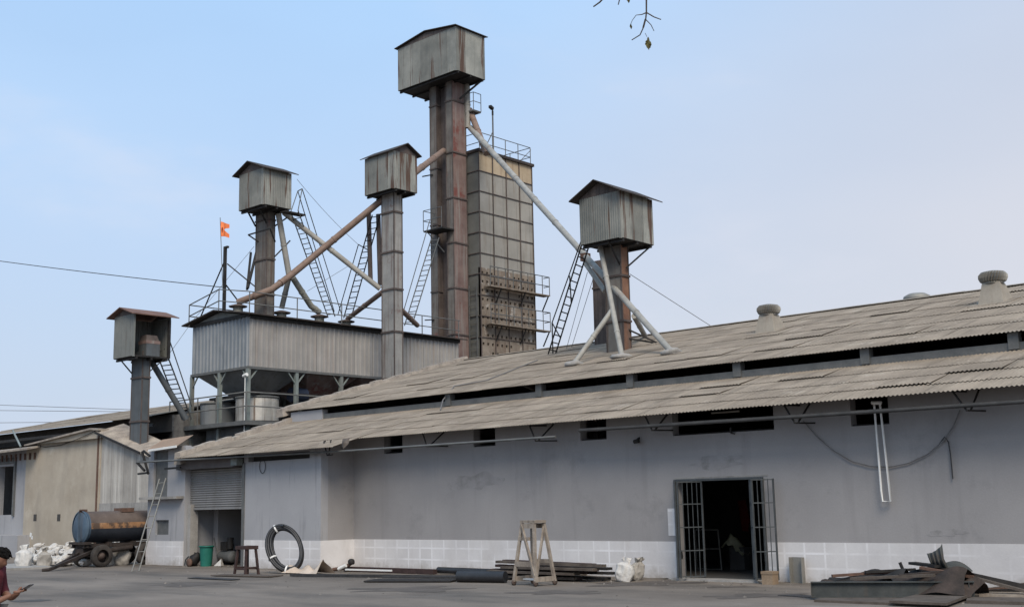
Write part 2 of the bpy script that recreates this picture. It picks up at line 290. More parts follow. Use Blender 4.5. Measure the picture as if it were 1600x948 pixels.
LOC = {}
def prop(o, label=None, cat=None, group=None, kind=None):
    if label: o['label'] = label
    if cat: o['category'] = cat
    if group: o['group'] = group
    if kind: o['kind'] = kind
    return o
def thing(name, label, cat, loc, group=None):
    o = bpy.data.objects.new(name, None); col.objects.link(o); o.location = V(loc); o.empty_display_size = .3
    LOC[o] = V(loc); return prop(o, label, cat, group)
def build(name, mb, mt, parent=None, loc=None):
    base = LOC[parent] if parent is not None else V(loc) if loc is not None else V((0, 0, 0))
    me = bpy.data.meshes.new(name); me.from_pydata([tuple(p-base) for p in mb.v], [], mb.f); me.update()
    me.polygons.foreach_set('use_smooth', mb.sm)
    mts = mt if isinstance(mt, list) else [mt]
    for q in mts: me.materials.append(M[q] if isinstance(q, str) else q)
    o = bpy.data.objects.new(name, me); col.objects.link(o)
    LOC[o] = base
    if parent is not None: o.parent = parent
    else: o.location = base
    return o
def solo(name, mb, mt, label, cat, loc, group=None, kind=None):
    return prop(build(name, mb, mt, None, loc), label, cat, group, kind)
def copy_tree(o, parent=None):
    c = o.copy(); col.objects.link(c); c.parent = parent
    for ch in list(o.children): copy_tree(ch, c)
    return c

def wall_holes(mb, plane, ax, a0, a1, z0, z1, th, holes, topf=None):
    """wall in the plane ax=plane ('y' faces -Y, 'x' faces +X), thickness th away from the viewer, real openings"""
    As = sorted({a0, a1, *[h[0] for h in holes], *[h[1] for h in holes]}); Zs = sorted({z0, z1, *[h[2] for h in holes], *[h[3] for h in holes]})
    As = [a for a in As if a0 <= a <= a1]; Zs = [z for z in Zs if z0 <= z <= z1]
    def solid(i, j):
        if i < 0 or j < 0 or i >= len(As)-1 or j >= len(Zs)-1: return False
        a = (As[i]+As[i+1])/2; z = (Zs[j]+Zs[j+1])/2
        return not any(h[0] < a < h[1] and h[2] < z < h[3] for h in holes)
    def P(a, z, b): return (a, plane+(th if b else 0), z) if ax == 'y' else (plane-(th if b else 0), a, z)
    for i in range(len(As)-1):
        for j in range(len(Zs)-1):
            if not solid(i, j): continue
            A, B, C, D = As[i], As[i+1], Zs[j], Zs[j+1]
            mb.quad(P(A, C, 0), P(B, C, 0), P(B, D, 0), P(A, D, 0)); mb.quad(P(B, C, 1), P(A, C, 1), P(A, D, 1), P(B, D, 1))
            if not solid(i-1, j): mb.quad(P(A, C, 1), P(A, C, 0), P(A, D, 0), P(A, D, 1))
            if not solid(i+1, j): mb.quad(P(B, C, 0), P(B, C, 1), P(B, D, 1), P(B, D, 0))
            if not solid(i, j-1): mb.quad(P(A, C, 1), P(B, C, 1), P(B, C, 0), P(A, C, 0))
            if not solid(i, j+1): mb.quad(P(A, D, 0), P(B, D, 0), P(B, D, 1), P(A, D, 1))
    return mb

def sheets(mb, O, U, W, nu_len, nw_len, rows, pitch=.088, amp=.0125, sheet=1.05, lap=.16, seed=1, jit=1.0, spw=5, edge=.0):
    """overlapping corrugated sheets: O lower corner, U along the eave, W up the slope"""
    rg = random.Random(seed); O = V(O); U = V(U).normalized(); W = V(W).normalized(); N = U.cross(W).normalized()
    if N.z < 0: N = -N
    nc = max(1, round(nu_len/sheet)); sw = nu_len/nc; rl = nw_len/rows
    waves = max(1, round(sw/pitch))
    for j in range(rows):
        for i in range(nc):
            wv = waves+(1 if i < nc-1 else 0); a0, a1 = i*sw, i*sw+sw*wv/waves; nsub = wv*spw; sag = rg.uniform(-.003, .004)*jit
            lo = j*rl-(lap if j else 0)+rg.uniform(-.05, .05)*jit*(1 if j else .12)-edge*(j == 0); hi = (j+1)*rl
            tw = rg.uniform(-.006, .006)*jit; lift = (.016+rg.uniform(0, .003)*jit) if j else .008*rg.random()*jit
            if rg.random() < .14*jit and j: lift += rg.uniform(.008, .03)
            vs = []; fs = []
            for k in range(nsub+1):
                t = k/nsub; a = a0+t*(a1-a0); h = amp*math.cos(2*math.pi*t*wv)
                for q, (b, z) in enumerate(((lo+tw*(t-.5), lift), ((lo+hi)/2, lift*.4+sag), (hi, 0))):
                    vs.append(O+U*a+W*b+N*(h+z+.0015*(i % 2)))
            for k in range(nsub):
                for q in range(2): fs.append((k*3+q, (k+1)*3+q, (k+1)*3+q+1, k*3+q+1))
            mb.add(vs, fs, True)
    return mb

def rib_face(mb, a, b, z0, z1, pitch=.2, depth=.03, outn=(0, -1, 0), z0b=None, z1b=None, trap=True):
    """vertical ribbed cladding from plan point a to b"""
    a = V((a[0], a[1], 0)); b = V((b[0], b[1], 0)); n = V(outn); Lg = (b-a).length; k = max(1, round(Lg/pitch)); vs = []; fs = []
    z0b = z0 if z0b is None else z0b; z1b = z1 if z1b is None else z1b
    prof = [(0, 0), (.3, 0), (.42, 1), (.58, 1), (.7, 0)] if trap else [(q/6, .5-.5*math.cos(2*math.pi*q/6)) for q in range(6)]
    pts = [((i+t)/k, h) for i in range(k) for t, h in prof]+[(1, 0)]
    for t, h in pts:
        p = a.lerp(b, t)+n*h*depth
        vs += [V((p.x, p.y, z0+(z0b-z0)*t)), V((p.x, p.y, z1+(z1b-z1)*t))]
    for i in range(len(pts)-1): fs.append((2*i, 2*i+2, 2*i+3, 2*i+1))
    return mb.add(vs, fs, not trap)

# ================================================================== SETTING
g = MB(); g.quad((-400, -300, 0), (400, -300, 0), (400, 500, 0), (-400, 500, 0))
prop(build('yard_ground', g, 'ground'), kind='structure')

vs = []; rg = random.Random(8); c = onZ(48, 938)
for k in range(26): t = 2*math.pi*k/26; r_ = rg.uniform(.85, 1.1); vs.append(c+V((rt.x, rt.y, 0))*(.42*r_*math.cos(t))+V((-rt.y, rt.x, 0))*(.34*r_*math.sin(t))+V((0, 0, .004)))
prop(build('oil_stain_or_shadow', MB().add(vs, [tuple(range(26))]), grunge('painted_shadow', (.055, .05, .047), (.075, .07, .065), 3, .8)), kind='structure')  # shadow on the yard near the person, painted as a flat dark polygon

st_m = grunge('worn_stain', (.075, .064, .056), (.12, .103, .09), 1.5, .9, fine=.3, bscale=38)
for px, py, rx, ry, sd_n in ((1010, 911, 1.3, .35, 1), (1140, 916, .5, .12, 2), (870, 925, 1.0, .22, 3), (640, 920, 1.6, .3, 4), (300, 912, 1.2, .3, 5), (1180, 930, 1.1, .2, 6)):
    rg = random.Random(sd_n); c = onZ(px, py); vs = []
    for k in range(40):
        t = 2*math.pi*k/40; r_ = .75+.3*math.sin(2*t+sd_n)*.5+.22*math.sin(5*t+sd_n*2)+rg.uniform(-.10, .10)
        vs.append(c+V((rt.x, rt.y, 0)).normalized()*(rx*r_*math.cos(t))+V((-rt.y, rt.x, 0)).normalized()*(ry*3*r_*math.sin(t))+V((0, 0, .004)))
    prop(build('oil_stain_or_shadow', MB().add(vs, [tuple(range(40))]), st_m), kind='structure')

# ================================================================== MAIN WAREHOUSE
LS, US = .288, .274                       # slopes of lower and upper roof
YE, ZE = 21.45, 3.60                      # lower eave
YT = 25.1; ZT = ZE+LS*(YT-YE)
YU, ZU = 24.95, 5.03                      # upper eave
YR = 34.0; ZR = ZU+US*(YR-YU)             # ridge
XL, XLU, XR = -33.15, -33.4, 3.0
YW, YB = 22.3, 21.1                       # main wall, left bay wall
XJ = -26.5
wh = thing('warehouse', 'long low grey warehouse with white plinth, steel gate and two corrugated roofs', 'warehouse', (-15, 22.3, 0))
holes = [(onY(1056, 746, YW).x, onY(1190, 746, YW).x, 0, 2.16)]
DX0, DX1 = holes[0][:2]
for x0, x1, y0, y1 in ((600, 629, 680, 708), (740, 774, 668, 697), (907, 948, 655, 687), (1051, 1210, 636, 676), (1330, 1390, 624, 664)):
    a = onY(x0, y1, YW); b = onY(x1, y1, YW); holes.append((a.x, b.x, (a.z+b.z)/2, 3.72 if x0 > 1000 else 3.70))
mb = wall_holes(MB(), YW, 'y', XJ, XR, 0, 3.84, .25, holes)
build('front_wall', mb, 'wall', wh)
sx0, sx1 = onY(291, 800, YB).x, onY(380, 800, YB).x
vx0, vx1 = onY(388, 715, YB).x, onY(484, 715, YB).x
mb = wall_holes(MB(), YB, 'y', sx1, XJ, 0, 3.50, .25, [(vx0, vx1, 3.12, 3.33)])
build('bay_wall', mb, 'bay_wall', wh)
build('bay_side_wall', MB().quad((XJ, YB+.25, 0), (XJ, YW, 0), (XJ, YW, 3.78), (XJ, YB+.25, 3.52)), 'wall', wh)
# vent slot: dark backing and a row of vent loops
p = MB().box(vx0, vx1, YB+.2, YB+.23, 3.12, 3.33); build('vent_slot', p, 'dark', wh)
# plinth panels
pl = MB(); DH = .82
for a, b in ((XJ+.012, DX0-.06), (DX1+.06, XR)): pl.box(a, b, YW-.012, YW-.001, 0, DH)
build('plinth', pl, 'dado', wh)
pl = MB(); pl.box(sx1+.08, XJ+.012, YB-.012, YB-.001, 0, DH); build('plinth', pl, 'dado', wh)
pl = MB(); pl.box(XJ+.001, XJ+.013, YB, YW-.0125, 0, DH); build('plinth', pl, 'dado', wh)
# end and back walls
YK = 43.05
mb = MB(); mb.box(XL+.05, XL+.3, YB+.9, YK, 0, 3.5)
mb.add([(XL+.05, 22, 3.5), (XL+.05, 25.2, 4.66), (XL+.05, 25.2, 5.0), (XL+.05, YR, ZR-.08), (XL+.05, YK, 5.0), (XL+.05, YK, 3.5)], [(0, 1, 2, 3, 4, 5)])
build('gable_wall', mb, 'wall', wh)
mb = MB(); mb.box(XL+.3, XR, YK-.25, YK, 0, 5.06); build('rear_wall', mb, 'dark', wh)
mb = MB(); mb.box(XR-.25, XR, YW+.25, YK-.25, 0, 3.5); mb.add([(XR, 22.3, 3.5), (XR, 25.2, 4.66), (XR, 25.2, 5.0), (XR, YR, ZR-.08), (XR, YK, 5.0), (XR, YK, 3.5)], [(0, 1, 2, 3, 4, 5)])
build('gable_wall', mb, 'wall', wh)
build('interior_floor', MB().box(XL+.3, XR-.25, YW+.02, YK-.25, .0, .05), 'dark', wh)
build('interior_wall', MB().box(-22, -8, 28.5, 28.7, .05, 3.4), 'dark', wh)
# roofs
W = V((0, 1, LS)); lowlen = (YT-YE)*W.length
mb = sheets(MB(), (-25.3, YE, ZE), (1, 0, 0), W, XR+.4+25.3, lowlen, 4, seed=3)
build('lower_roof', mb, 'roofsheet', wh)
mb = sheets(MB(), (XL, 20.55, ZE-.9*LS), (1, 0, 0), W, XL*-1-25.3, lowlen+.9*W.length, 4, seed=5, jit=1.2)
build('lower_roof', mb, 'roofsheet', wh)
W2 = V((0, 1, US))
mb = sheets(MB(), (XLU, YU, ZU), (1, 0, 0), W2, XR+.4-XLU, (YR-YU)*W2.length, 6, seed=11)
build('upper_roof', mb, 'roofsheet', wh)
mb = sheets(MB(), (XLU, YR*2-YU, ZU), (1, 0, 0), V((0, -1, US)), XR+.4-XLU, (YR-YU)*W2.length, 5, seed=12, spw=4)
build('upper_roof', mb, 'roofsheet', wh)
mb = MB()
for i in range(38):
    a = XLU+i*.972; b = a+.99; z = ZR+.035+.008*rng.random()
    mb.add([(a, YR-.22, z-.05), (b, YR-.22, z-.05), (b, YR, z+.012), (a, YR, z+.012), (b, YR+.22, z-.05), (a, YR+.22, z-.05)], [(0, 1, 2, 3), (3, 2, 4, 5)])
build('ridge_cap', mb, 'roofsheet', wh)
# mortar copings on the left verges
mb = MB()
n = 26
for i in range(n):
    y0 = YU-.12+(YR-YU+.15)*i/n; y1 = YU-.12+(YR-YU+.15)*(i+1)/n; z0 = ZU+US*(y0-YU); z1 = ZU+US*(y1-YU); e = rng.uniform(.10, .17)
    mb.hexa([(XLU-.30, y0, z0-.16), (XLU+.13, y0, z0-.16), (XLU+.13, y1, z1-.16), (XLU-.30, y1, z1-.16)],
            [(XLU-.26, y0, z0+e), (XLU+.05, y0, z0+e), (XLU+.05, y1, z1+e), (XLU-.26, y1, z1+e)])
build('verge_coping', mb, 'roofcap', wh)
mb = MB(); n = 14
for i in range(n):
    y0 = 20.7+4.5*i/n; y1 = 20.7+4.5*(i+1)/n; z0 = ZE+LS*(y0-YE); z1 = ZE+LS*(y1-YE); e = rng.uniform(.10, .2)
    mb.hexa([(XL-.28, y0, z0-.22), (XL+.12, y0, z0-.22), (XL+.12, y1, z1-.22), (XL-.28, y1, z1-.22)],
            [(XL-.24, y0, z0+e), (XL+.05, y0, z0+e), (XL+.05, y1, z1+e), (XL-.24, y1, z1+e)])
build('verge_coping', mb, 'roofcap', wh)
# clerestory
build('clerestory_sill', MB().box(XL, XR, 25.11, 25.3, ZT-.22, ZT+.175), 'steel', wh)
xs = [onY(x, 600, 25.1).x for x in (470, 700, 842, 985, 1153, 1355, 1590)]+[-2.6]
for x in xs:
    build('clerestory_post', MB().box(x-.11, x+.11, 25.07, 25.28, ZT+.03, 5.04), 'steel', wh)
build('clerestory_wall', MB().box(XL, onY(505, 650, 25.1).x, 25.06, 25.3, ZT-.1, 4.98), 'bay_wall', wh)
# window bars and cavities
for h in holes[1:]:
    wf = build('window', MB().box(h[0], h[1], YW+.06, YW+.2, h[2], h[2]+.03), 'darksteel', wh)
# lintel lamp tube in the wide window
a = onY(1112, 645, YW+.15); b = onY(1155, 642, YW+.15)
build('tube_light', MB().tube([a, b], .02), 'whitepipe', wh)
# roller shutter and its cover
zs = onY(330, 792, YB+.15).z
mb = MB(); n = 17; zt = 3.0
for i in range(n):
    z0 = zs+(zt-zs)*i/n; z1 = zs+(zt-zs)*(i+1)/n; zm = (z0+z1)/2; y = YB+.16
    mb.add([(sx0, y, z0), (sx1, y, z0), (sx1, y-.028, zm), (sx0, y-.028, zm), (sx1, y, z1), (sx0, y, z1)], [(0, 1, 2, 3), (3, 2, 4, 5)])
sh = build('roller_shutter', mb, 'shutter', wh)
build('bottom_bar', MB().box(sx0, sx1, YB+.12, YB+.2, zs-.07, zs), 'shutter', sh)
build('shutter_cover', MB().box(sx0-.3, sx1-.25, YB-.22, YB+.12, 3.0, 3.30), 'shutterbox', wh)
build('shutter_motor', MB().box(sx1-.35, sx1-.05, YB-.24, YB-.0, 3.04, 3.24), 'greensteel', wh)
build('door_jamb', MB().box(sx1-.05, sx1+.07, YB-.03, YB+.3, 0, 3.1), 'steel', wh)
build('door_jamb', MB().box(sx0-.05, sx0+.22, YB+.02, YB+.3, 0, zs+.1), 'concrete', wh)
# bay interior partition
build('interior_partition', MB().box(-33.0, -27, 24.2, 24.3, .05, 3.3), 'dark', wh)
build('interior_partition', MB().box(onY(320, 800, 24.15).x, onY(346, 800, 24.15).x+.2, 24.1, 24.19, .05, 3.0), 'bluedoor', wh)
# gate: reveal frame, threshold, four grille leaves
gf = MB(); gf.beam((DX0-.02, YW-.02, 0), (DX0-.02, YW-.02, 2.18), .05); gf.beam((DX1+.02, YW-.02, 0), (DX1+.02, YW-.02, 2.18), .05); gf.beam((DX0, YW-.02, 2.16), (DX1, YW-.02, 2.16), .045)
build('gate_frame', gf, 'grill', wh)
build('threshold', MB().box(DX0, DX1, YW-.35, YW+.02, 0, .045), 'concrete', wh)
build('lintel_patch', MB().box(DX0-.05, DX1+.15, YW-.008, YW-.001, 2.195, 2.225), 'concrete', wh)
build('wall_patch', MB().box(DX0-.26, DX0-.07, YW-.006, YW-.001, .95, 1.55), 'dado', wh)
def leaf(p, q, nb, z0=.06, z1=2.14):
    p = V(p); q = V(q); fr = MB(); bars = MB()
    for e in (p, q): fr.beam(e+V((0, 0, z0)), e+V((0, 0, z1)), .032)
    for z in (z0+.03, z0+.02+(z1-z0)*.27, z0+(z1-z0)*.52, z0+(z1-z0)*.76, z1-.02): fr.beam(p+V((0, 0, z)), q+V((0, 0, z)), .022)
    for i in range(1, nb):
        e = p.lerp(q, i/nb); bars.beam(e+V((0, 0, z0)), e+V((0, 0, z1)), .014)
    o = build('gate_leaf', fr, 'grill', wh); build('bars', bars, 'grill', o); return o
leaf((DX0+.04, YW-.06, 0), (DX0+.30, YW-.50, 0), 5)
leaf((DX0+.36, YW-.48, 0), (DX0+.68, YW-.02, 0), 5)
leaf((DX1-.30, YW+.0, 0), (DX1-.02, YW-.38, 0), 4)
leaf((DX1-.0, YW-.42, 0), (DX1+.36, YW-.16, 0), 4)
# eave pipes and their brackets
mb = MB().tube([(onY(214, 722, 20.45)), onY(545, 704, 20.9)+V((0, 0, 0)), onY(868, 682, 21.55)], .03)
build('eave_pipe', mb, 'steel', wh)
mb = MB().tube([onY(905, 672, 21.6), onY(1220, 652, 21.6), onY(1600, 627, 21.6), V((0, 21.6, 3.36))], .042)
build('eave_pipe', mb, 'pipe_dark', wh)
for x, y in ((512, 707), (668, 693), (838, 684), (1020, 667), (1243, 655), (1512, 635)):
    c = onY(x, y, 21.6 if x > 600 else 20.95); b = MB(); yw = YW if x > 520 else YB
    b.beam(c+V((-.02, -.02, -.07)), (c.x+.05, yw, c.z-.05), .03)
    b.beam(c+V((-.02, 0, -.07)), (c.x-.3, c.y+.1, c.z+.32), .028); b.beam(c+V((.05, 0, -.07)), (c.x-.02, yw-.02, c.z+.36), .028)
    b.beam(c+V((-.3, .1, .32)), (c.x-.28, yw, c.z+.34), .04)
    build('eave_bracket', b, 'darksteel', wh)

c = onY(995, 687, YW-.1); build('wall_lamp', MB().beam(c, (c.x, YW, c.z+.05), .04).tube([c+V((-.06, -.02, -.04)), c+V((.07, -.02, -.02))], .05, 8), 'darksteel', wh)
c = onY(1142, 676, YW-.03); build('hook', MB().beam(c+V((0, 0, .12)), c, .035).beam(c, c+V((.1, -.02, -.02)), .03), 'darksteel', wh)
vs = []; c = onY(1064, 865, YW-.014); rg = random.Random(4)
for k in range(18): t = 2*math.pi*k/18; r_ = rg.uniform(.75, 1.15); vs.append(c+V((.06*r_*math.cos(t), -.003, .12*r_*math.sin(t))))
build('soot_stain', MB().add(vs, [tuple(range(18))]), 'darksteel', wh)
c = onY(541, 692, 20.6); build('torn_flap', MB().add([c+V((-.15, 0, .12)), c+V((.12, .02, .14)), c+V((.16, -.05, -.02)), c+V((.02, -.12, -.16)), c+V((-.12, -.06, -.05)), c+V((0, -.1, .02))], [(0, 1, 5), (1, 2, 5), (2, 3, 5), (3, 4, 5), (4, 0, 5)]), 'plank', wh)
pm = grunge('patched_plaster', (.225, .216, .214), (.30, .288, .285), 2.5, .9, blotch=(.19, .183, .18), blo=.5, bhi=.66, bls=3.0, fine=.1)
pl2 = grunge('pale_patched_plaster', (.29, .28, .277), (.34, .328, .322), 2.0, .9, fine=.1)
for px, py, rx, rz, mt_, sd_n in ((742, 752, 1.0, .30, pm, 1), (1120, 722, .9, .16, pm, 5), (1480, 832, .4, .09, pm, 7)):
    c = onY(px, py, YW-.003); rg = random.Random(sd_n); vs = []
    for k in range(36):
        t = 2*math.pi*k/36; r_ = .8+.2*math.sin(2*t+sd_n)+.16*math.sin(5*t+2*sd_n)+rg.uniform(-.07, .07); vs.append(c+V((rx*r_*math.cos(t), 0, rz*r_*math.sin(t))))
    build('plaster_patch', MB().add(vs, [tuple(range(36))]), mt_, wh)
# turbine ventilators on the upper roof
def ventilator(px, py, sc, label):
    d = ray(px, py); t = (ZU-US*YU+US*0-CAM.z)/(d.z-US*d.y) if False else None
    k = (ZU+US*(0-YU)-CAM.z)/(d.z-US*d.y); c = CAM+d*k; h = sc
    o = thing('roof_ventilator', label, 'ventilator', c, 'turbine ventilators on the upper roof')
    b = MB(); w = .36*h; n = 4; w2 = .22*h
    b.hexa([c+V((-w, -w, -.12-US*w)), c+V((w, -w, -.12-US*w)), c+V((w, w, -.05+US*w)), c+V((-w, w, -.05+US*w))], [c+V((-w2, -w2, .52*h)), c+V((w2, -w2, .52*h)), c+V((w2, w2, .52*h)), c+V((-w2, w2, .52*h))])
    build('ventilator_base', b, 'ventbase', o)
    build('flashing', MB().hexa([c+V((-w*1.5, -w*1.5, .02-US*w*1.5)), c+V((w*1.5, -w*1.5, .02-US*w*1.5)), c+V((w*1.5, w*1.5, .02+US*w*1.5)), c+V((-w*1.5, w*1.5, .02+US*w*1.5))], [c+V((-w*1.5, -w*1.5, .04-US*w*1.5)), c+V((w*1.5, -w*1.5, .04-US*w*1.5)), c+V((w*1.5, w*1.5, .04+US*w*1.5)), c+V((-w*1.5, w*1.5, .04+US*w*1.5))]), 'roofsheet', o)
    t = MB(); nb = 28; vs = []; fs = []; prof = [(.25, .52), (.33, .57), (.37, .66), (.365, .74), (.30, .81), (.12, .85), (.0, .855)]
    for (r, z) in prof:
        for j in range(nb*2):
            a = math.pi*j/nb+z*.9; rr = r*h*(1 if j % 2 else .80) if .5 < z < .80 else r*h
            vs.append(c+V((rr*math.cos(a), rr*math.sin(a), z*h)))
    q = nb*2
    for i in range(len(prof)-1):
        for j in range(q): fs.append((i*q+j, i*q+(j+1) % q, (i+1)*q+(j+1) % q, (i+1)*q+j))
    t.add(vs, fs); build('turbine_head', t, 'ventm', o)
    build('neck_ring', MB().lathe(c, [(.24*h, .49*h), (.26*h, .49*h), (.26*h, .54*h), (.24*h, .54*h)], 20), 'ventm', o)
ventilator(1203, 518, .95, 'smaller turbine ventilator on the warehouse roof, right of the square tower')
ventilator(1555, 473, .98, 'large turbine ventilator on the warehouse roof, at the right edge of the photo')
c = onY(1433, 469, 35.2)
o = thing('roof_ventilator', 'ventilator dome just peeping over the warehouse ridge', 'ventilator', c, 'turbine ventilators on the upper roof')
build('turbine_head', MB().lathe(c, [(.3, -.1), (.42, .0), (.40, .12), (.26, .2), (.05, .23)], 24), 'ventm', o); build('ventilator_base', MB().lathe(c, [(.45, -.8), (.3, -.1)], 16), 'ventbase', o)

# ================================================================== BAY WITH LADDER (annex)
YA = 21.04; ax0, ax1 = onY(228, 880, YA).x, onY(286, 880, YA).x
an = thing('annex', 'narrow blue-grey plastered annex with white plinth left of the roller shutter', 'annex', ((ax0+ax1)/2, YA, 0))
w0 = onY(243, 812, YA); w1 = onY(263, 835, YA); v0 = onY(241, 705, YA); v1 = onY(261, 776, YA)
mb = wall_holes(MB(), YA, 'y', ax0, ax1, 0, 3.78, .2, [(w0.x, w1.x, w1.z, w0.z), (v0.x, v1.x, v1.z+.02, v0.z)])
build('front_wall', mb, 'bay_wall', an)
mb = MB(); mb.box(ax0, ax0+.2, YA+.2, 22.8, 0, 3.85); mb.box(ax1-.2, ax1, YA+.2, 22.8, 0, 3.75); build('side_wall', mb, 'bay_wall', an)
build('plinth', MB().box(ax0-.01, ax1+.01, YA-.014, YA-.001, 0, .77), 'dado', an)
build('window', MB().box(w0.x, w1.x, YA+.08, YA+.12, w1.z, w0.z), 'steel', an)
build('vent_panel', MB().box(v0.x, v1.x, YA+.08, YA+.12, v1.z, v0.z), 'steel', an)
build('ledge', MB().box(ax0-.1, ax1-.05, YA-.28, YA+.0, 2.10, 2.18), 'concrete', an)
a = onY(228, 704, 20.7); b = onY(277, 697, 20.7)
mb = sheets(MB(), a, b-a, V((-.62, 1, .42)), (b-a).length, 1.25, 1, sheet=.8, seed=21); build('roof', mb, 'orange_tin', an)
build('eave_trim', MB().beam(a+V((.2, -.03, -.0)), b+V((0, -.03, .0)), .03, .07), 'white', an)
t = MB(); q = onY(226, 700, 20.0)
for p0, p1 in (((222, 705), (232, 740)), ((214, 722), (226, 735)), ((216, 740), (232, 738)), ((226, 720), (214, 722)), ((258, 732), (282, 730)), ((224, 704), (234, 712))): t.beam(onY(*p0, 20.7), onY(*p1, 20.7), .06)
build('bracket_frame', t, 'darksteel', an)

# ladder leaning on the annex
def ladder(name, p0, p1, q0, q1, n, label, mt='steel', sw=.03, rail=None, cat='ladder', group='ladders up to the towers'):
    """p0->p1 first stile, q0->q1 second stile"""
    p0, p1, q0, q1 = V(p0), V(p1), V(q0), V(q1)
    o = thing(name, label, cat, (p0+q0)/2, group)
    build('stile', MB().tube([p0, p1], sw, 6), mt, o); build('stile', MB().tube([q0, q1], sw, 6), mt, o)
    for i in range(n):
        t = (i+.6)/n; build('rung', MB().tube([p0.lerp(p1, t), q0.lerp(q1, t)], sw*.75, 5), mt, o)
    if rail:
        for a, b in rail: build('handrail', MB().tube([V(a), V(b)], sw*.8, 6), mt, o)
    return o
gL, gR = onZ(206, 893), onZ(217, 892)
tL = onY(249, 748, 20.6); tR = onY(259, 747, 20.6)
ladder('ladder', gL, tL, gR, tR, 8, 'grey steel ladder leaning on the annex beside the tanker trailer', 'ventm', .022, group=None)

# ================================================================== LEFT SHED
YS = 22.9
sh = thing('storage_shed', 'low storage shed with beige plaster gable, grey door wall and long roof', 'shed', (-44, YS, 0))
bx0, bx1 = onY(37, 800, YS).x, onY(157, 700, YS).x
zb0, zb1, zb2 = onY(40, 697, YS).z, onY(145, 671, YS).z, onY(157, 672, YS).z
xm = onY(145, 671, YS).x
mb = MB(); y1 = YS+.3
P = [(bx0, 0), (bx1, 0), (bx1, zb2), (xm, zb1), (bx0, zb0)]
mb.add([(x, YS, z) for x, z in P]+[(x, y1, z) for x, z in P], [(0, 1, 2, 3, 4), (9, 8, 7, 6, 5), (0, 5, 6, 1), (1, 6, 7, 2), (2, 7, 8, 3), (3, 8, 9, 4), (4, 9, 5, 0)])
build('beige_wall', mb, 'beige', sh)
cp = MB(); cp.beam((bx0, YS+.1, zb0+.03), (xm, YS+.1, zb1+.03), .45, .07); cp.beam((xm, YS+.1, zb1+.03), (bx1, YS+.1, zb2+.03), .45, .07); build('wall_coping', cp, 'roofcap', sh)
for x, y in ((55, 808), (92, 808)):
    c = onY(x, y, YS); build('vent_hole', MB().box(c.x-.12, c.x+.12, YS-.015, YS+.05, c.z-.13, c.z+.13), 'dark', sh)
for (x, y, w) in ((48, 835, .10), (50, 839, .08), (44, 841, .09), (45, 849, .08)):
    c = onY(x, y, YS); build('paint_patch', MB().add([(c.x-w, YS-.004, c.z-w*.8), (c.x+w*.9, YS-.004, c.z-w), (c.x+w, YS-.004, c.z+w*.7), (c.x-w*.6, YS-.004, c.z+w)], [(0, 1, 2, 3)]), 'white', sh)
# grey part with doorway
gx0 = -56.0; d1 = onY(17, 800, YS).x; d0 = d1-1.6; zd0 = onY(8, 804, YS).z; zd1 = onY(8, 728, YS).z
mb = wall_holes(MB(), YS+.1, 'y', gx0, bx0, 0, 4.45, .3, [(d0, d1, zd0, zd1)]); build('grey_wall', mb, 'bay_wall', sh)
build('door_frame', MB().box(d1, d1+.12, YS+.02, YS+.1, zd0-.05, zd1+.1).box(d0, d1+.12, YS+.02, YS+.099, zd1+.1, zd1+.35), 'steel', sh)
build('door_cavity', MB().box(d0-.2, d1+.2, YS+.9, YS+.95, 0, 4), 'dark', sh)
build('low_block', MB().box(gx0, onY(27, 850, YS-.5).x, YS-.5, YS+.1, 0, onY(20, 836, YS-.5).z), 'bay_wall', sh)
build('canopy', MB().hexa([(gx0, YS-.9, 4.15), (onY(42, 700, YS-.6).x, YS-.6, 4.28), (onY(42, 700, YS-.6).x, YS+.1, 4.42), (gx0, YS+.1, 4.42)], [(gx0, YS-.9, 4.23), (onY(42, 700, YS-.6).x, YS-.6, 4.36), (onY(42, 700, YS-.6).x, YS+.1, 4.5), (gx0, YS+.1, 4.5)]), 'roofcap', sh)
lv = MB()
for i in range(12):
    x = -52+i*.42; lv.beam((x, YS-.05, 3.92), (x, YS-.05, 4.2), .06)
build('louvre', lv, 'rust', sh)
build('roof_strut', MB().tube([onY(32, 697, YS-.5), onY(20, 672, YS+.3)], .04), 'greensteel', sh)
# tin wall
t0 = onY(157, 674, YS+.05); t1 = onY(226, 706, YS+.05); zlow = onY(190, 785, YS).z
mb = rib_face(MB(), (t0.x, YS+.06), (t1.x+1.6, YS+.06), zlow, t0.z, .1, .018, (0, -1, 0), zlow, t1.z-.5, trap=False); build('tin_wall', mb, 'tin', sh)
build('low_wall', MB().box(t0.x, t1.x+1.6, YS+.02, YS+.2, 0, zlow-.0), 'concrete', sh)
build('corner_strip', MB().box(t0.x-.06, t0.x+.04, YS-.03, YS+.06, 0, t0.z), 'rust', sh)
U = (t1-t0)
mb = sheets(MB(), t0+V((-.05, -.2, -.02)), U, V((0, 1, .30)), U.length+1.2, 1.25, 1, pitch=.1, amp=.012, sheet=.8, seed=31); build('tin_roof', mb, 'roofcap', sh)
build('tin_roof_edge', MB().beam(t0+V((0, -.22, -.04)), t1+V((.05, -.22, -.04)), .05, .08), 'darksteel', sh)
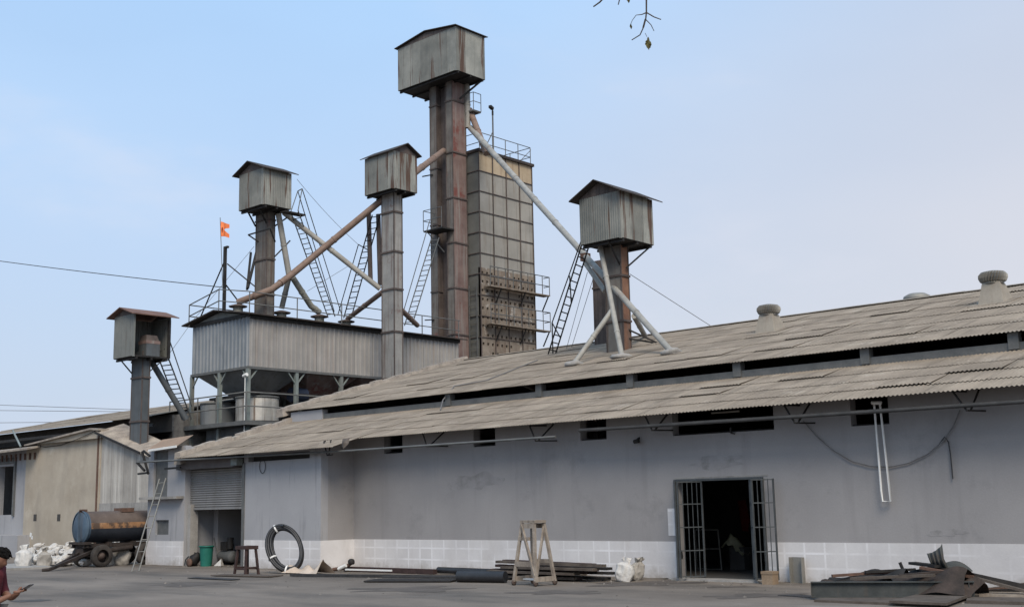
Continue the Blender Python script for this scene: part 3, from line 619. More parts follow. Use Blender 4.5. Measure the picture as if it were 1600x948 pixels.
# long roof behind
YO = 25.0
e0 = onY(-60, 686, YO); e1 = onY(240, 650, YO); zE = (e0.z+e1.z)/2
zE = onY(100, 666, YO).z; SS = (onY(100, 654.5, YO+7).z-zE)/7; XSR = onY(238, 650, YO).x
mb = sheets(MB(), (-60, YO, zE), (1, 0, 0), V((0, 1, SS)), 60+XSR, 7.0, 3, seed=41, spw=4); build('upper_roof', mb, 'roofsheet', sh)
mb = sheets(MB(), (-60, YO+14, zE), (1, 0, 0), V((0, -1, SS)), 60+XSR, 7.05, 3, seed=42, spw=4); build('upper_roof', mb, 'roofsheet', sh)
build('clerestory_back', MB().box(-60, XSR, YO+.9, YO+1.0, 0, zE+.1), 'dark', sh)
build('end_wall', MB().hexa([(XSR+.0, YO+.9, 0), (XSR+.12, YO+.9, 0), (XSR+.12, YO+13, 0), (XSR+.0, YO+13, 0)], [(XSR+.0, YO+.9, zE+.05), (XSR+.12, YO+.9, zE+.05), (XSR+.12, YO+13, zE+.05), (XSR+.0, YO+13, zE+.05)]).hexa([(XSR+.001, YO+.9, zE+.05), (XSR+.119, YO+.9, zE+.05), (XSR+.119, YO+13, zE+.05), (XSR+.001, YO+13, zE+.05)], [(XSR+.001, YO+6.9, zE+SS*7-.05), (XSR+.119, YO+6.9, zE+SS*7-.05), (XSR+.119, YO+7.1, zE+SS*7-.05), (XSR+.001, YO+7.1, zE+SS*7-.05)]), 'rubble', sh)
build('purlin', MB().box(-60, XSR, YO+.02, YO+.12, zE-.42, zE-.30), 'darksteel', sh)
build('lower_roof', MB().add([(-60, YS-.2, 4.5), (-42, YS-.2, 4.5), (-42, YO+.9, 4.85), (-60, YO+.9, 4.85)], [(0, 1, 2, 3)]), 'roofsheet', sh)
build('shed_body', MB().box(-60, XSR, YO+1.01, YO+13.5, 0, 4.9), 'dark', sh)
# mottled old gable behind
YM = 29.6
P = [onY(225, 690, YM), onY(303, 690, YM), onY(303, 634, YM), onY(290, 631, YM), onY(235, 640, YM), onY(228, 650, YM)]
mb = MB(); P2 = [p+V((0, .4, 0)) for p in P]
P[0].z = P[1].z = P2[0].z = P2[1].z = 0
mb.add(P+P2, [(0, 1, 2, 3, 4, 5), (11, 10, 9, 8, 7, 6)]+[(i, (i+6), (i+1) % 6+6, (i+1) % 6) for i in range(6)])
solo('old_wall', mb, 'rubble', 'mottled crumbling old wall behind the open-sided tower and its chute', 'wall', (P[0].x, YM, 0))

# ================================================================== HOPPER HOUSE
HX1, HX0, HY0, HY1 = -38.0, -41.95, 26.7, 38.2; HZ0, HZ1, HZP = 7.17, 9.15, 9.52
hh = thing('hopper_house', 'raised shed of pale ribbed sheet on steel legs over grain hoppers', 'hopper building', (-40, 32, 0))
mb = MB(); rib_face(mb, (HX0, HY0), (HX1, HY0), HZ0, HZ1, .24, .05, (0, -1, 0)); build('cladding_gable_side', mb, 'house_shaded', hh)
mb = MB(); rib_face(mb, (HX1, HY0), (HX1, HY1), HZ0, HZ1, .24, .05, (1, 0, 0)); build('cladding_long_side', mb, 'house_clad', hh)
mb = MB(); rib_face(mb, (HX1, HY1), (HX0, HY1), HZ0, HZ1, .2, .03, (0, 1, 0)); rib_face(mb, (HX0, HY1), (HX0, HY0), HZ0, HZ1, .2, .03, (-1, 0, 0)); build('cladding_rear_side', mb, 'house_clad', hh)
xm = (HX0+HX1)/2
build('gable_panel', MB().hexa([(HX0, HY0-.04, HZ1+.02), (HX1, HY0-.04, HZ1+.02), (HX1, HY0+.02, HZ1+.02), (HX0, HY0+.02, HZ1+.02)], [(xm-.1, HY0-.04, HZP-.03), (xm+.1, HY0-.04, HZP-.03), (xm+.1, HY0+.02, HZP-.03), (xm-.1, HY0+.02, HZP-.03)]), 'clad_open', hh)
mb = MB(); ov = .3
for s in (-1, 1):
    xe = xm+s*(1.98+ov); ze = HZ1+.1-(HZP-HZ1)*ov/1.98
    mb.hexa([(xe, HY0-.35, ze-.03), (xe, HY1+.3, ze-.03), (xm, HY1+.3, HZP+.02), (xm, HY0-.35, HZP+.02)], [(xe, HY0-.35, ze+.02), (xe, HY1+.3, ze+.02), (xm, HY1+.3, HZP+.07), (xm, HY0-.35, HZP+.07)])
build('roof', mb, 'eave_dark', hh)
mb = MB(); mb.beam((HX0, HY0-.07, HZ1+.02), (HX1+.08, HY0-.07, HZ1+.02), .05, .13); mb.beam((HX1+.08, HY0, HZ1-.01), (HX1+.08, HY1, HZ1-.01), .06, .22); build('top_rail_trim', mb, 'darksteel', hh)
mb = MB(); mb.beam((HX0, HY0-.02, HZ0-.05), (HX1, HY0-.02, HZ0-.05), .1, .1); mb.beam((HX1, HY0, HZ0-.05), (HX1, HY1, HZ0-.05), .1, .1); mb.beam((HX0, HY0, HZ0-.05), (HX0, HY1, HZ0-.05), .1, .1); mb.beam((HX0, HY1, HZ0-.05), (HX1, HY1, HZ0-.05), .1, .1)
build('base_beam', mb, 'steel', hh)
posts = [(HX0+.04, HY0), (onY(344, 580, HY0).x, HY0), (HX1-.04, HY0)]+[(HX1-.04, HY0+11.5*k/5) for k in (1, 2, 3, 4, 5)]+[(HX0+.04, HY0+11.5*k/5) for k in (1, 2, 3, 4, 5)]
for i, (x, y) in enumerate(posts):
    o = build('leg', MB().box(x-.07, x+.07, y-.07, y+.07, 0, HZ0-.1), 'greensteel', hh)
    b = MB(); dv = V((1, 0, 0)) if i < 2 else V((0, 1, 0))
    for s in (-1, 1):
        if (i == 0 and s < 0) or (i == 2 and s < 0): continue
        b.beam((x, y, HZ0-.6), V((x, y, HZ0-.1))+dv*s*.42, .05)
    if i == 2: b.beam((x, y, HZ0-.6), V((x, y, HZ0-.1))-V((1, 0, 0))*.35, .05)
    build('brace', b, 'greensteel', o)
for k in range(4):
    y0 = HY0+.08+k*2.83; y1 = y0+2.78; yc = (y0+y1)/2
    mb = MB().hexa([(xm-.22, yc-.22, HZ0-1.25), (xm+.22, yc-.22, HZ0-1.25), (xm+.22, yc+.22, HZ0-1.25), (xm-.22, yc+.22, HZ0-1.25)], [(HX0+.1, y0, HZ0-.02), (HX1-.1, y0, HZ0-.02), (HX1-.1, y1, HZ0-.02), (HX0+.1, y1, HZ0-.02)])
    o = build('hopper_cone', mb, 'legred' if k in (1, 2) else 'tank_grey', hh); build('discharge_spout', MB().tube([(xm, yc, HZ0-1.25), (xm, yc, 5.6)], .16, 10), 'steel', o)
# working platform below, rails and machine room
PZ = 5.05
build('platform_deck', MB().box(HX0-1.2, HX1+.35, HY0-.35, HY1-4, PZ-.16, PZ), 'steel', hh)
mb = MB(); mb.box(HX0+.6, HX1-.3, HY0+.35, HY1-4, 0, PZ-.17); build('machine_room', mb, 'tank_grey', hh)
mb = MB()
for z in (.55, 1.08):
    mb.tube([(HX0-1.1, HY0-.3, PZ+z), (HX1+.3, HY0-.3, PZ+z), (HX1+.3, HY1-4, PZ+z)], .028, 6)
for x in (HX0-1.1, -41, -39.7, HX1+.3): mb.tube([(x, HY0-.3, PZ), (x, HY0-.3, PZ+1.08)], .028, 6)
for y in (28.8, 31, 33.4): mb.tube([(HX1+.3, y, PZ), (HX1+.3, y, PZ+1.08)], .028, 6)
build('platform_rail', mb, 'steel', hh)
b = MB(); b.beam((HX0-1.1, HY0-.2, PZ-.1), (HX0+.2, HY0+.1, PZ-.9), .07); b.beam((HX1, HY0-.2, PZ-.15), (HX1-.5, HY0+.3, PZ-.9), .06); b.beam((HX1+.2, HY0+1.1, PZ-.15), (HX1-.2, HY0+1.1, PZ-.75), .06); build('platform_strut', b, 'darksteel', hh)
mb = MB(); mb.beam((HX0+.5, HY0+.6, 6.15), (HX1-.2, HY0+.6, 6.18), .16, .1); mb.beam((HX1-.15, HY0, 6.2), (HX1-.15, HY1, 6.2), .06, .1); mb.beam((HX0+.9, HY0+.6, PZ), (HX0+.9, HY0+.6, 6.1), .12); mb.beam((HX0+2.6, HY0+2.4, PZ), (HX0+2.6, HY0+2.4, 6.9), .14)
mb.beam((HX0-.3, HY0+1.2, 6.02), (HX1-.9, HY0+1.2, 6.12), .5, .06)
build('conveyor_beam', mb, 'darksteel', hh)
for (x, y, z, r, m_) in ((-38.7, 29.6, 6.25, .3, 'bluedoor'), (-38.6, 31.9, 6.2, .3, 'legred'), (-38.7, 34.6, 6.2, .3, 'bluedoor'), (-39.2, 33, 6.15, .35, 'legred')):
    build('motor', MB().tube([(x, y-.35, z), (x, y+.35, z)], r, 12), m_, hh)
lampc = onY(383, 587, HY0-.2)
build('lamp', MB().tube([lampc+V((-.1, 0, 0)), lampc+V((.12, 0, .05))], .07, 8).tube([lampc, lampc+V((0, 0, -2.3))], .02, 6), 'white', hh)
# roof railing
mb = MB()
for z in (.45, .92):
    mb.tube([(HX0-.15, HY0-.1, HZ1+z), (xm, HY0-.1, HZP+z), (HX1+.12, HY0-.1, HZ1+z), (HX1+.12, HY1, HZ1+z)], .024, 6)
    mb.tube([(HX0-.15, HY0-.1, HZ1+z), (HX0-.15, HY1, HZ1+z)], .024, 6)
for k in range(6):
    y = HY0-.1+11.5*k/5; mb.tube([(HX1+.12, y, HZ1), (HX1+.12, y, HZ1+.92)], .024, 6); mb.tube([(HX0-.15, y, HZ1), (HX0-.15, y, HZ1+.92)], .024, 6)
mb.tube([(xm, HY0-.1, HZP), (xm, HY0-.1, HZP+.92)], .024, 6)
build('roof_rail', mb, 'steel', hh)

# round tanks on the platform
def tank(px, r, y, z1, mt, label):
    c = onY(px, 640, y); c = V((c.x, y, PZ))
    o = thing('round_tank', label, 'tank', c, 'round tanks on the platform under the hopper house')
    build('shell', MB().lathe(c, [(r, 0), (r, z1)], 40, smooth=True, cap=True), mt, o)
    build('rim_band', MB().lathe(c, [(r, z1-.04), (r+.03, z1-.04), (r+.03, z1+.03), (r-.02, z1+.03)], 40, cap=False), 'steel', o)
    build('base_ring', MB().lathe(c, [(r+.02, 0), (r+.06, 0), (r+.06, .06), (r, .06)], 40, cap=False), 'darksteel', o)
tank(402, .84, 27.75, 1.0, 'tank_bright', 'bright rust-streaked round tank right behind the corner leg of the hopper house')
tank(340, .68, 27.55, .92, 'tank_grey', 'dull grey round tank left of the bright tank')

# ================================================================== ELEVATOR TOWERS
def casing(parent, x0, x1, y0, y1, z0, z1, front, side, name='casing', step=2.6, z0f=None):
    o = None
    mb = MB(); mb.quad((x0, y0, z0), (x1, y0, z0), (x1, y0, z1), (x0, y0, z1)); mb.quad((x0, y1, z0), (x0, y0, z0), (x0, y0, z1), (x0, y1, z1)); mb.quad((x1, y1, z0), (x0, y1, z0), (x0, y1, z1), (x1, y1, z1)); mb.quad((x0, y0, z1), (x1, y0, z1), (x1, y1, z1), (x0, y1, z1)); mb.quad((x0, y1, z0), (x1, y1, z0), (x1, y0, z0), (x0, y0, z0))
    nf = len(mb.f); mb.quad((x1, y0, z0), (x1, y1, z0), (x1, y1, z1), (x1, y0, z1))
    o = build(name, mb, [front, side], parent)
    o.data.polygons[nf].material_index = 1
    fl = MB(); z = z1-1.0
    while z > z0+.3:
        e = .045; fl.box(x0-e, x1+e, y0-e, y1+e, z-.035, z+.035); z -= step*(1+.1*math.sin(z*3))
    for x, y in ((x0, y0), (x1, y0), (x1, y1)): fl.box(x-.02, x+.02, y-.02, y+.02, z0, z1)
    build('flange', fl, 'legdark', o)
    return o
def head_box(parent, x0, x1, y0, y1, z0, z1, ridge, rise, clad='clad', ovh=.2, taper=.0, roofm='eave_dark', openside=False, pitch=.09, ov2=None):
    """sheet metal head house with pitched roof; ridge 'x' or 'y' is the direction of the ridge"""
    ov2 = ovh if ov2 is None else ov2
    t = taper
    A = [(x0+t, y0+t), (x1-t, y0+t), (x1-t, y1-t), (x0+t, y1-t)]; B = [(x0, y0), (x1, y0), (x1, y1), (x0, y1)]
    ns = [(0, -1, 0), (1, 0, 0), (0, 1, 0), (-1, 0, 0)]
    mb = MB()
    for i in range(4):
        if openside and i == 1: continue
        a, b = B[i], B[(i+1) % 4]
        rib_face(mb, a, b, z0, z1, pitch, .014, ns[i], trap=False)
    w = build('wall', mb, clad, parent)
    build('corner_trim', MB().box(x1-.05, x1+.018, y0-.018, y0+.05, z0-.03, z1), clad, w)
    fl = MB(); fl.box(x0+.02, x1-.02, y0+.02, y1-.02, z0-.02, z0+.04)
    for k in range(3):
        y = y0+.15+(y1-y0-.3)*k/2; fl.beam((x0, y, z0-.07), (x1, y, z0-.07), .07, .08)
    build('floor_frame', fl, 'darksteel', parent)
    rf = MB(); th = .035; dr = 0
    if ridge == 'y':
        xm = (x0+x1)/2; hw = (x1-x0)/2
        for s in (-1, 1):
            xe = xm+s*(hw+ovh); ze = z1+.03-rise*ovh/hw
            rf.hexa([(xe, y0-ov2, ze), (xe, y1+ov2, ze), (xm, y1+ov2, z1+rise+.03), (xm, y0-ov2, z1+rise+.03)], [(xe, y0-ov2, ze+th), (xe, y1+ov2, ze+th), (xm, y1+ov2, z1+rise+.03+th), (xm, y0-ov2, z1+rise+.03+th)])
        gps = [MB().add([(x0, y, z1), (x1, y, z1), (xm, y, z1+rise)], [(0, 1, 2)]) for y in (y0-.01, y1+.01)]
    else:
        ym = (y0+y1)/2; hw = (y1-y0)/2
        for s in (-1, 1):
            ye = ym+s*(hw+ovh); ze = z1+.03-rise*ovh/hw
            rf.hexa([(x0-ov2, ye, ze), (x1+ov2, ye, ze), (x1+ov2, ym, z1+rise+.03), (x0-ov2, ym, z1+rise+.03)], [(x0-ov2, ye, ze+th), (x1+ov2, ye, ze+th), (x1+ov2, ym, z1+rise+.03+th), (x0-ov2, ym, z1+rise+.03+th)])
        gps = [MB().add([(x, y0, z1), (x, y1, z1), (x, ym, z1+rise)], [(0, 1, 2)]) for x in (x0-.01, x1+.01)]
    r_ = build('roof', rf, roofm, parent); [build('gable_end', gp, 'legdark', r_) for gp in gps]
    return w
def struts(parent, pairs, w=.05, mt='darksteel'):
    for a, b in pairs: build('strut', MB().beam(a, b, w), mt, parent)
GT = 'bucket elevator towers with sheet metal head houses'

# --- right tower on the warehouse roof
t = thing('elevator_tower', 'square tower standing on the warehouse roof with a rust-orange side', 'elevator tower', (-23, 30.5, 0), GT)
a = onY(949, 546, 30.2).x; b = -22.57
casing(t, a-.0, b, 30.2, 30.6, 0, 9.95, 'legsteel', 'legorange', step=1.35)
casing(t, onY(929, 500, 33.0).x, onY(947, 500, 33.0).x, 33.0, 33.5, 0, 10.3, 'legdark', 'legdark', step=3.0)
B0 = onY(970, 371, 29.45); bl = onY(907, 382, 29.45).x
head_box(t, bl, B0.x, 29.45, 31.25, B0.z+.02, B0.z+1.54, 'y', .42, 'clad', .22, pitch=.09, ov2=.28)
struts(t, [((-22.5, 30.4, 9.2), (-22.1, 31.2, 9.95)), ((-22.6, 30.2, 9.3), (-22.5, 29.5, 9.95)), ((-22.6, 30.5, 6.9), (-22.0, 31.4, 6.75)), ((-22.6, 30.5, 7.2), (-21.9, 31.2, 6.72))], .05)

# --- middle tower between house and warehouse
t = thing('elevator_tower', 'slim pale tower passing in front of the hopper house wall', 'elevator tower', (-36, 32.2, 0), GT)
xa = onY(597, 450, 31.95).x; xb = -35.45
casing(t, xa, xb, 31.95, 32.4, 0, 14.75, 'legpale', 'legpale', step=1.75)
B0 = onX(615, 293, -34.95); x0 = onY(570, 307, B0.y).x; z1 = onX(618, 235, -34.95).z
head_box(t, x0, -34.95, B0.y, onX(652, 312, -34.95).y, B0.z, z1-.02, 'x', .36, 'clad', .12, pitch=.09, ov2=.18)
mb = MB()
for px, y0, y1 in ((576, 330, 440), (591, 335, 445)): mb.tube([onY(px, y0, 32.6), onY(px+3, y1, 32.6)], .10, 8)
build('return_leg', mb, 'legdark', t)

# --- tower on the hopper house
t = thing('elevator_tower', 'brownish tower rising from the hopper house roof near the flag', 'elevator tower', (-39.5, 28.5, HZ1), GT)
Y1 = 28.3; xa = onY(399, 440, Y1).x; xb = onY(416, 440, Y1).x
y2 = onX(428, 440, xb).y
casing(t, xa, xb, Y1, y2, HZ1-.1, onY(411, 322, Y1).z+.4, 'legsteel', 'legsteel', step=1.6)
YB1 = 27.5; B0 = onY(411, 318, YB1); x0 = onY(373, 327, YB1).x
head_box(t, x0, B0.x, YB1, onX(455, 331, B0.x).y, B0.z, onY(411, 262, YB1).z, 'y', .36, 'clad', .2, pitch=.09, ov2=.22)
c = V((xa, Y1, B0.z))
struts(t, [((xa, Y1-.03, c.z-.55), (x0+.2, YB1+.3, c.z)), ((xb, Y1-.03, c.z-.55), (xb+.25, YB1+.2, c.z)), ((xb+.02, y2, c.z-.6), (xb+.5, y2+.5, c.z-.1)), ((xb+.02, y2, c.z-1.9), (xb+.4, y2+.5, c.z-1.2))], .05)
fr = MB(); q = [onY(388, 367, Y1-.35), onY(422, 357, Y1-.35), onY(404, 378, Y1), onY(430, 378, Y1)]
for i, j in ((0, 1), (0, 2), (1, 3)): fr.beam(q[i], q[j], .05)
build('bracket_frame', fr, 'darksteel', t)
struts(t, [(onY(403, 385, Y1+.4), onY(387, 450, Y1-.6)), (onY(392, 395, Y1+.4), onY(386, 452, Y1-.6))], .09)
pl_ = MB().box(B0.x-.1, B0.x+.25, onX(440, 333, B0.x).y, onX(472, 333, B0.x).y, B0.z-.22, B0.z-.16); build('landing', pl_, 'darksteel', t)

# --- tall twin tower
t = thing('elevator_tower', 'tallest tower with twin reddish casings and a wide head house', 'elevator tower', (-39.8, 39.5, 0), GT)
Y0 = 39.0
l0, l1 = onY(673, 300, Y0).x, onY(682, 300, Y0).x; g0, g1 = onY(698, 300, Y0).x, -39.02
casing(t, l0, l1+.05, Y0, Y0+.93, 0, 22.2, 'legsteel', 'legdark', step=3.0)
casing(t, g0, g1, Y0, Y0+.93, 0, 22.2, 'legsteel', 'legred', step=2.45)
mb = MB(); mb.box(l1+.06, g0-.01, Y0+.3, Y0+.75, 0, 22.1); build('web_panel', mb, 'legdark', t)
YB2 = 38.2; B0 = onY(713, 109, YB2); x0 = onY(622, 147, YB2).x
head_box(t, x0, B0.x, YB2, onX(758, 125, B0.x).y, B0.z, onY(713, 41, YB2).z, 'y', .30, 'clad', .12, pitch=.09, ov2=.14)
fr = MB(); q = onX(742, 160, -38.3)
for z in (0, .45, .9): fr.tube([(-38.95, 39.95, q.z-.3+z), (-38.5, 39.97, q.z-.3+z), (-38.5, 40.5, q.z-.3+z)], .02, 5)
fr.tube([(-38.5, 39.97, q.z-.3), (-38.5, 39.97, q.z+.6)], .02, 5); fr.tube([(-38.5, 40.5, q.z-.3), (-38.5, 40.5, q.z+.6)], .02, 5); fr.box(-39.02, -38.5, 39.95, 40.5, q.z-.36, q.z-.3)
build('service_landing', fr, 'steel', t)
struts(t, [((-38.9, 39.4, 21.3), (-38.0, 40.1, B0.z))], .08)
# side landing with rails on the left casing
q = onY(664, 362, 38.3); ld = build('landing', MB().box(q.x, q.x+1.3, 38.2, 39.0, q.z-.05, q.z+.02), 'darksteel', t)
fr = MB()
for z in (.5, 1.0): fr.tube([(q.x, 39.0, q.z+z), (q.x, 38.2, q.z+z), (q.x+1.25, 38.2, q.z+z)], .02, 5)
for x, y in ((q.x, 39.0), (q.x, 38.2), (q.x+.6, 38.2), (q.x+1.25, 38.2)): fr.tube([(x, y, q.z), (x, y, q.z+1.0)], .02, 5)
fr.beam((q.x+.2, 38.25, q.z-.05), (q.x+.6, 39, q.z-1), .04)
build('landing_rail', fr, 'steel', ld)
for px, py in ((660, 276), (664, 500)):
    c = onY(px, py, 38.95); build('anchor_bar', MB().beam(c, (l0+.2, 38.95, c.z-.05), .05), 'darksteel', t)

# --- left open tower
t = thing('elevator_tower', 'short blue-grey tower at the left whose head house is open on one side', 'elevator tower', (-40, 23.5, 0), GT)
Y3 = 23.2; xa = onY(206, 600, Y3).x; xb = onY(222, 600, Y3).x
casing(t, xa, xb, Y3, onX(233, 610, xb).y, 0, onY(222, 560, Y3).z+.3, 'legblue', 'legblue', step=1.5)
YB3 = 22.6; B0 = onY(208, 555, YB3); x0 = onY(177, 556, YB3).x; y1 = onX(266, 551, B0.x).y
head_box(t, x0, B0.x, YB3, y1, B0.z, onY(208, 490, YB3).z, 'y', .24, 'clad_open', .22, roofm='roof_rust', openside=True, ov2=.22)
hx = MB(); c = onX(237, 532, B0.x-.25)
hx.box(c.x-.45, c.x+.12, c.y-.28, c.y+.28, B0.z, B0.z+.55); build('elevator_head', hx, 'legblue', t)
hx = MB().hexa([(c.x-.45, c.y-.28, B0.z+.56), (c.x+.12, c.y-.28, B0.z+.56), (c.x+.12, c.y+.28, B0.z+.56), (c.x-.45, c.y+.28, B0.z+.56)], [(c.x-.42, c.y-.22, B0.z+.86), (c.x+.0, c.y-.22, B0.z+.86), (c.x+.0, c.y+.22, B0.z+.86), (c.x-.42, c.y+.22, B0.z+.86)]); build('head_cover', hx, 'legdark', t)
build('head_band', MB().box(c.x-.46, c.x+.13, c.y-.29, c.y+.29, B0.z+.52, B0.z+.64), 'legred', t)
build('corner_post', MB().box(B0.x-.07, B0.x+.01, y1-.1, y1, B0.z, B0.z+1.45), 'darksteel', t)
struts(t, [((xa, Y3, B0.z-.55), (x0+.35, YB3+.1, B0.z-.05)), ((xb, Y3+.3, B0.z-.5), (B0.x-.05, y1-.2, B0.z-.02))], .04)

# ================================================================== GRAIN DRYER
XD = -38.3; y0, y1 = onX(747, 300, XD).y+.05, onX(831, 300, XD).y
zt, zb = onX(748, 237, XD).z, 0
zh = onX(750, 417, XD).z; ztop = zt-.95
dr = thing('grain_dryer', 'tall panelled grain dryer block with perforated lower half and walkways', 'grain dryer', (XD-1.2, (y0+y1)/2, 0))
xw = XD-2.6
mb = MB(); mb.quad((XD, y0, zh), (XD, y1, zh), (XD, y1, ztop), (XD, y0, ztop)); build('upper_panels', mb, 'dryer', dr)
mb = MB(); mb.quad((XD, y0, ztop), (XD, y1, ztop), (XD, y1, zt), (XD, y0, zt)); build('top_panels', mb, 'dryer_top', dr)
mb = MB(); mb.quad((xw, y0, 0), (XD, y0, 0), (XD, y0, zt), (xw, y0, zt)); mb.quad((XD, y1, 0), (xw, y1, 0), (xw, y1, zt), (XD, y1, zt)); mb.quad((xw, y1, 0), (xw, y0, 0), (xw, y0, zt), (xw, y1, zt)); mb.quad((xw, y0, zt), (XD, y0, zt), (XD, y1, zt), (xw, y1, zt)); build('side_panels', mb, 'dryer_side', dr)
# perforated part with real holes
hl = []; ncol = 4; cw = (y1-y0)/ncol; rowh = .43; z = zh-.25
while z > 7.5:
    for i in range(ncol*3):
        yy = y0+cw/3*(i+.5)
        if math.sin(i*12.9+z*7.7) > -.75: hl.append((yy-.065, yy+.065, z-.065, z+.065))
    z -= rowh
mb = wall_holes(MB(), XD, 'x', y0, y1, 0, zh, .12, hl); build('perforated_panels', mb, 'dryer_low', dr)
build('dark_core', MB().box(XD-.5, XD-.3, y0+.1, y1-.1, 0, zh-.1), 'dark', dr)
rb = MB()
for i in range(ncol+1): rb.box(XD+.001, XD+.05, y0+cw*i-.018, y0+cw*i+.018, 5, zt)
z = zt-.95; k = 0
while z > 6:
    rb.box(XD+.002, XD+.045, y0-.02, y1+.02, z-.018, z+.018); rb.box(xw, XD+.044, y0-.045, y0-.001, z-.018, z+.018); z -= 1.02
build('panel_rib', rb, 'legdark', dr)
build('roof_edge', MB().box(xw-.1, XD+.12, y0-.1, y1+.1, zt, zt+.14), 'eave_dark', dr)
def walkway(z, yst, name='walkway'):
    y2 = y1+.65
    o = build('walkway', MB().box(XD+.05, XD+.5, yst, y2, z-.05, z), 'dryer_low', dr)
    f = MB()
    for h in (.45, .92): f.tube([(XD+.48, yst, z+h), (XD+.48, y2-.03, z+h), (XD+.1, y2-.03, z+h)], .024, 5)
    for k in range(9): y = yst+(y2-.03-yst)*k/8; f.tube([(XD+.48, y, z), (XD+.48, y, z+.92)], .022, 5)
    build('guard_rail', f, 'steel', o)
    s = MB()
    for k in range(3): y = yst+.8+(y2-yst-.9)*k/2; s.beam((XD+.46, y, z-.05), (XD+.04, y, z-.75), .05)
    build('strut', s, 'darksteel', o)
walkway(onX(846, 459, XD+.5).z, y0+.2); walkway(onX(848, 515, XD+.5).z, y0+.2)
f = MB()
for h in (.5, 1.0): f.tube([(xw+.1, y0+.1, zt+h), (XD, y0+.1, zt+h), (XD, y1-.05, zt+h), (xw+.1, y1-.05, zt+h)], .022, 5)
for k in range(5): y = y0+.1+(y1-y0-.15)*k/4; f.tube([(XD, y, zt), (XD, y, zt+1)], .022, 5)
f.tube([(XD-1.4, y1-.05, zt), (XD-1.4, y1-.05, zt+1)], .022, 5); f.tube([(XD, y1-1.0, zt), (XD-.0, y1, zt+.9)], .018, 5)
build('roof_rail', f, 'steel', dr)
# vertical ladder on the side
lx0, lx1 = onY(734, 500, y0-.1).x, onY(746, 500, y0-.1).x; f = MB(); zl = onY(740, 445, y0-.1).z
f.beam((lx0, y0-.12, 7), (lx0, y0-.12, zl), .045); f.beam((lx1, y0-.12, 7), (lx1, y0-.12, zl), .045)
z = 7.3
while z < zl: f.beam((lx0, y0-.12, z), (lx1, y0-.12, z), .03); z += .42
build('cage_ladder', f, 'steel', dr)
# pole lamp standing on the dryer roof
c = onX(771, 245, XD-.8); tp = onX(769, 170, XD-.8)
o = thing('pole_lamp', 'thin lamp pole with one lamp head on the dryer roof', 'lamp', (c.x, c.y, zt+.14))
build('pole', MB().tube([(c.x, c.y, zt+.14), (c.x, c.y, tp.z)], .04, 6), 'steel', o)
build('lamp_head', MB().beam((c.x, c.y, tp.z), (c.x+.05, c.y-.25, tp.z+.06), .16, .13).beam((c.x, c.y, tp.z-.12), (c.x, c.y, tp.z-.35), .07), 'darksteel', o)
build('stay', MB().tube([(c.x, c.y, tp.z-1.2), (c.x, c.y-.9, zt+.15)], .025, 5), 'steel', o)

# ================================================================== SPOUT PIPES
def roofpt(px, py, lift=0):
    d = ray(px, py); k = (ZU-US*YU-CAM.z)/(d.z-US*d.y); return CAM+d*k+V((0, 0, lift))
def spout(label, pts, r, mt, foot=None, n=10, joints=3, group='grain spouts between the towers'):
    pts = [V(p) for p in pts]
    o = thing('spout_pipe', label, 'pipe', pts[-1], group)
    build('tube', MB().tube(pts, r, n), mt, o)
    for a, b in zip(pts, pts[1:]):
        k = joints and max(1, int((b-a).length/3.2))
        for i in range(1, k+1):
            c = a.lerp(b, i/(k+1)); d = (b-a).normalized()*.04; rr_ = r if not isinstance(r, list) else r[0]+(r[1]-r[0])*i/(k+1); build('joint_collar', MB().tube([c-d, c+d], rr_*1.12, n), mt, o)
    if foot:
        build('mortar_foot', MB().blob(pts[-1]+V((0, 0, -.02)), .30, .26, .12, int(pts[-1].x*10), amp=.35), 'concrete', o)
    return o
P0 = V((-38.9, 40.1, 0)); P0.z = onY(733, 196, 40.1).z; P0 = onY(735, 200, 40.1)
spout('longest pale pipe sloping from the tallest tower down to the warehouse roof', [P0, roofpt(1050, 553, .05)], [.145, .092], 'whitepipe', True)
Pm = P0.lerp(roofpt(1050, 553), .40)
spout('dusty short pipe joining the long pale pipe just below the tallest head house', [onY(734, 172, 40.3), onY(760, 240, 39.2)], .15, 'brownpipe')
spout('upright pale pipe down the side of the tallest tower under its head house', [onY(730, 128, 40.0), onY(731, 200, 40.0)], .14, 'whitepipe')
q = min((P0.lerp(roofpt(1050, 553), k/200) for k in range(60, 190)), key=lambda P: abs(800+F*((P-CAM).dot(rt))/((P-CAM).dot(fwd))-914))
spout('stub of pipe slung under the long pale pipe beside the roof tower', [onY(915, 412, 31.6), onY(945, 455, 30.9)], .085, 'whitepipe', joints=0)
r1 = onY(938, 385, 30.05); r2 = onY(957, 482, 29.3)
spout('pale pipe dropping from the roof tower head house straight to the warehouse roof', [r1, r2, roofpt(972, 560, .05)], .085, 'whitepipe', True)
spout('pale pipe branching left from the roof tower downpipe to the warehouse roof', [r2+V((0, 0, -.03)), roofpt(897, 571, .05)], .08, 'whitepipe', True)
spout('pale pipe going down behind the roof tower to the ridge', [onX(982, 492, -22.5)+V((0, .3, 0)), roofpt(1008, 527, .05)], .09, 'whitepipe', False)
build('valve_box', MB().box(q.x-.13, q.x+.13, q.y-.13, q.y+.13, q.z-.15, q.z+.12), 'rust', thing('diverter_valve', 'small dark diverter box where two pale pipes meet beside the roof tower', 'valve', q))
T1 = onY(443, 332, 28.9); T1e = onY(594, 451, 32.1)
spout('thin pale pipe from the flag-side tower across to the slim pale tower', [T1, T1e], .11, 'whitepipe')
h1 = onY(452, 432, 29.3)
spout('pale pipe hanging almost straight down beside the flag-side tower', [onY(435, 334, 28.7), h1], .12, 'whitepipe')
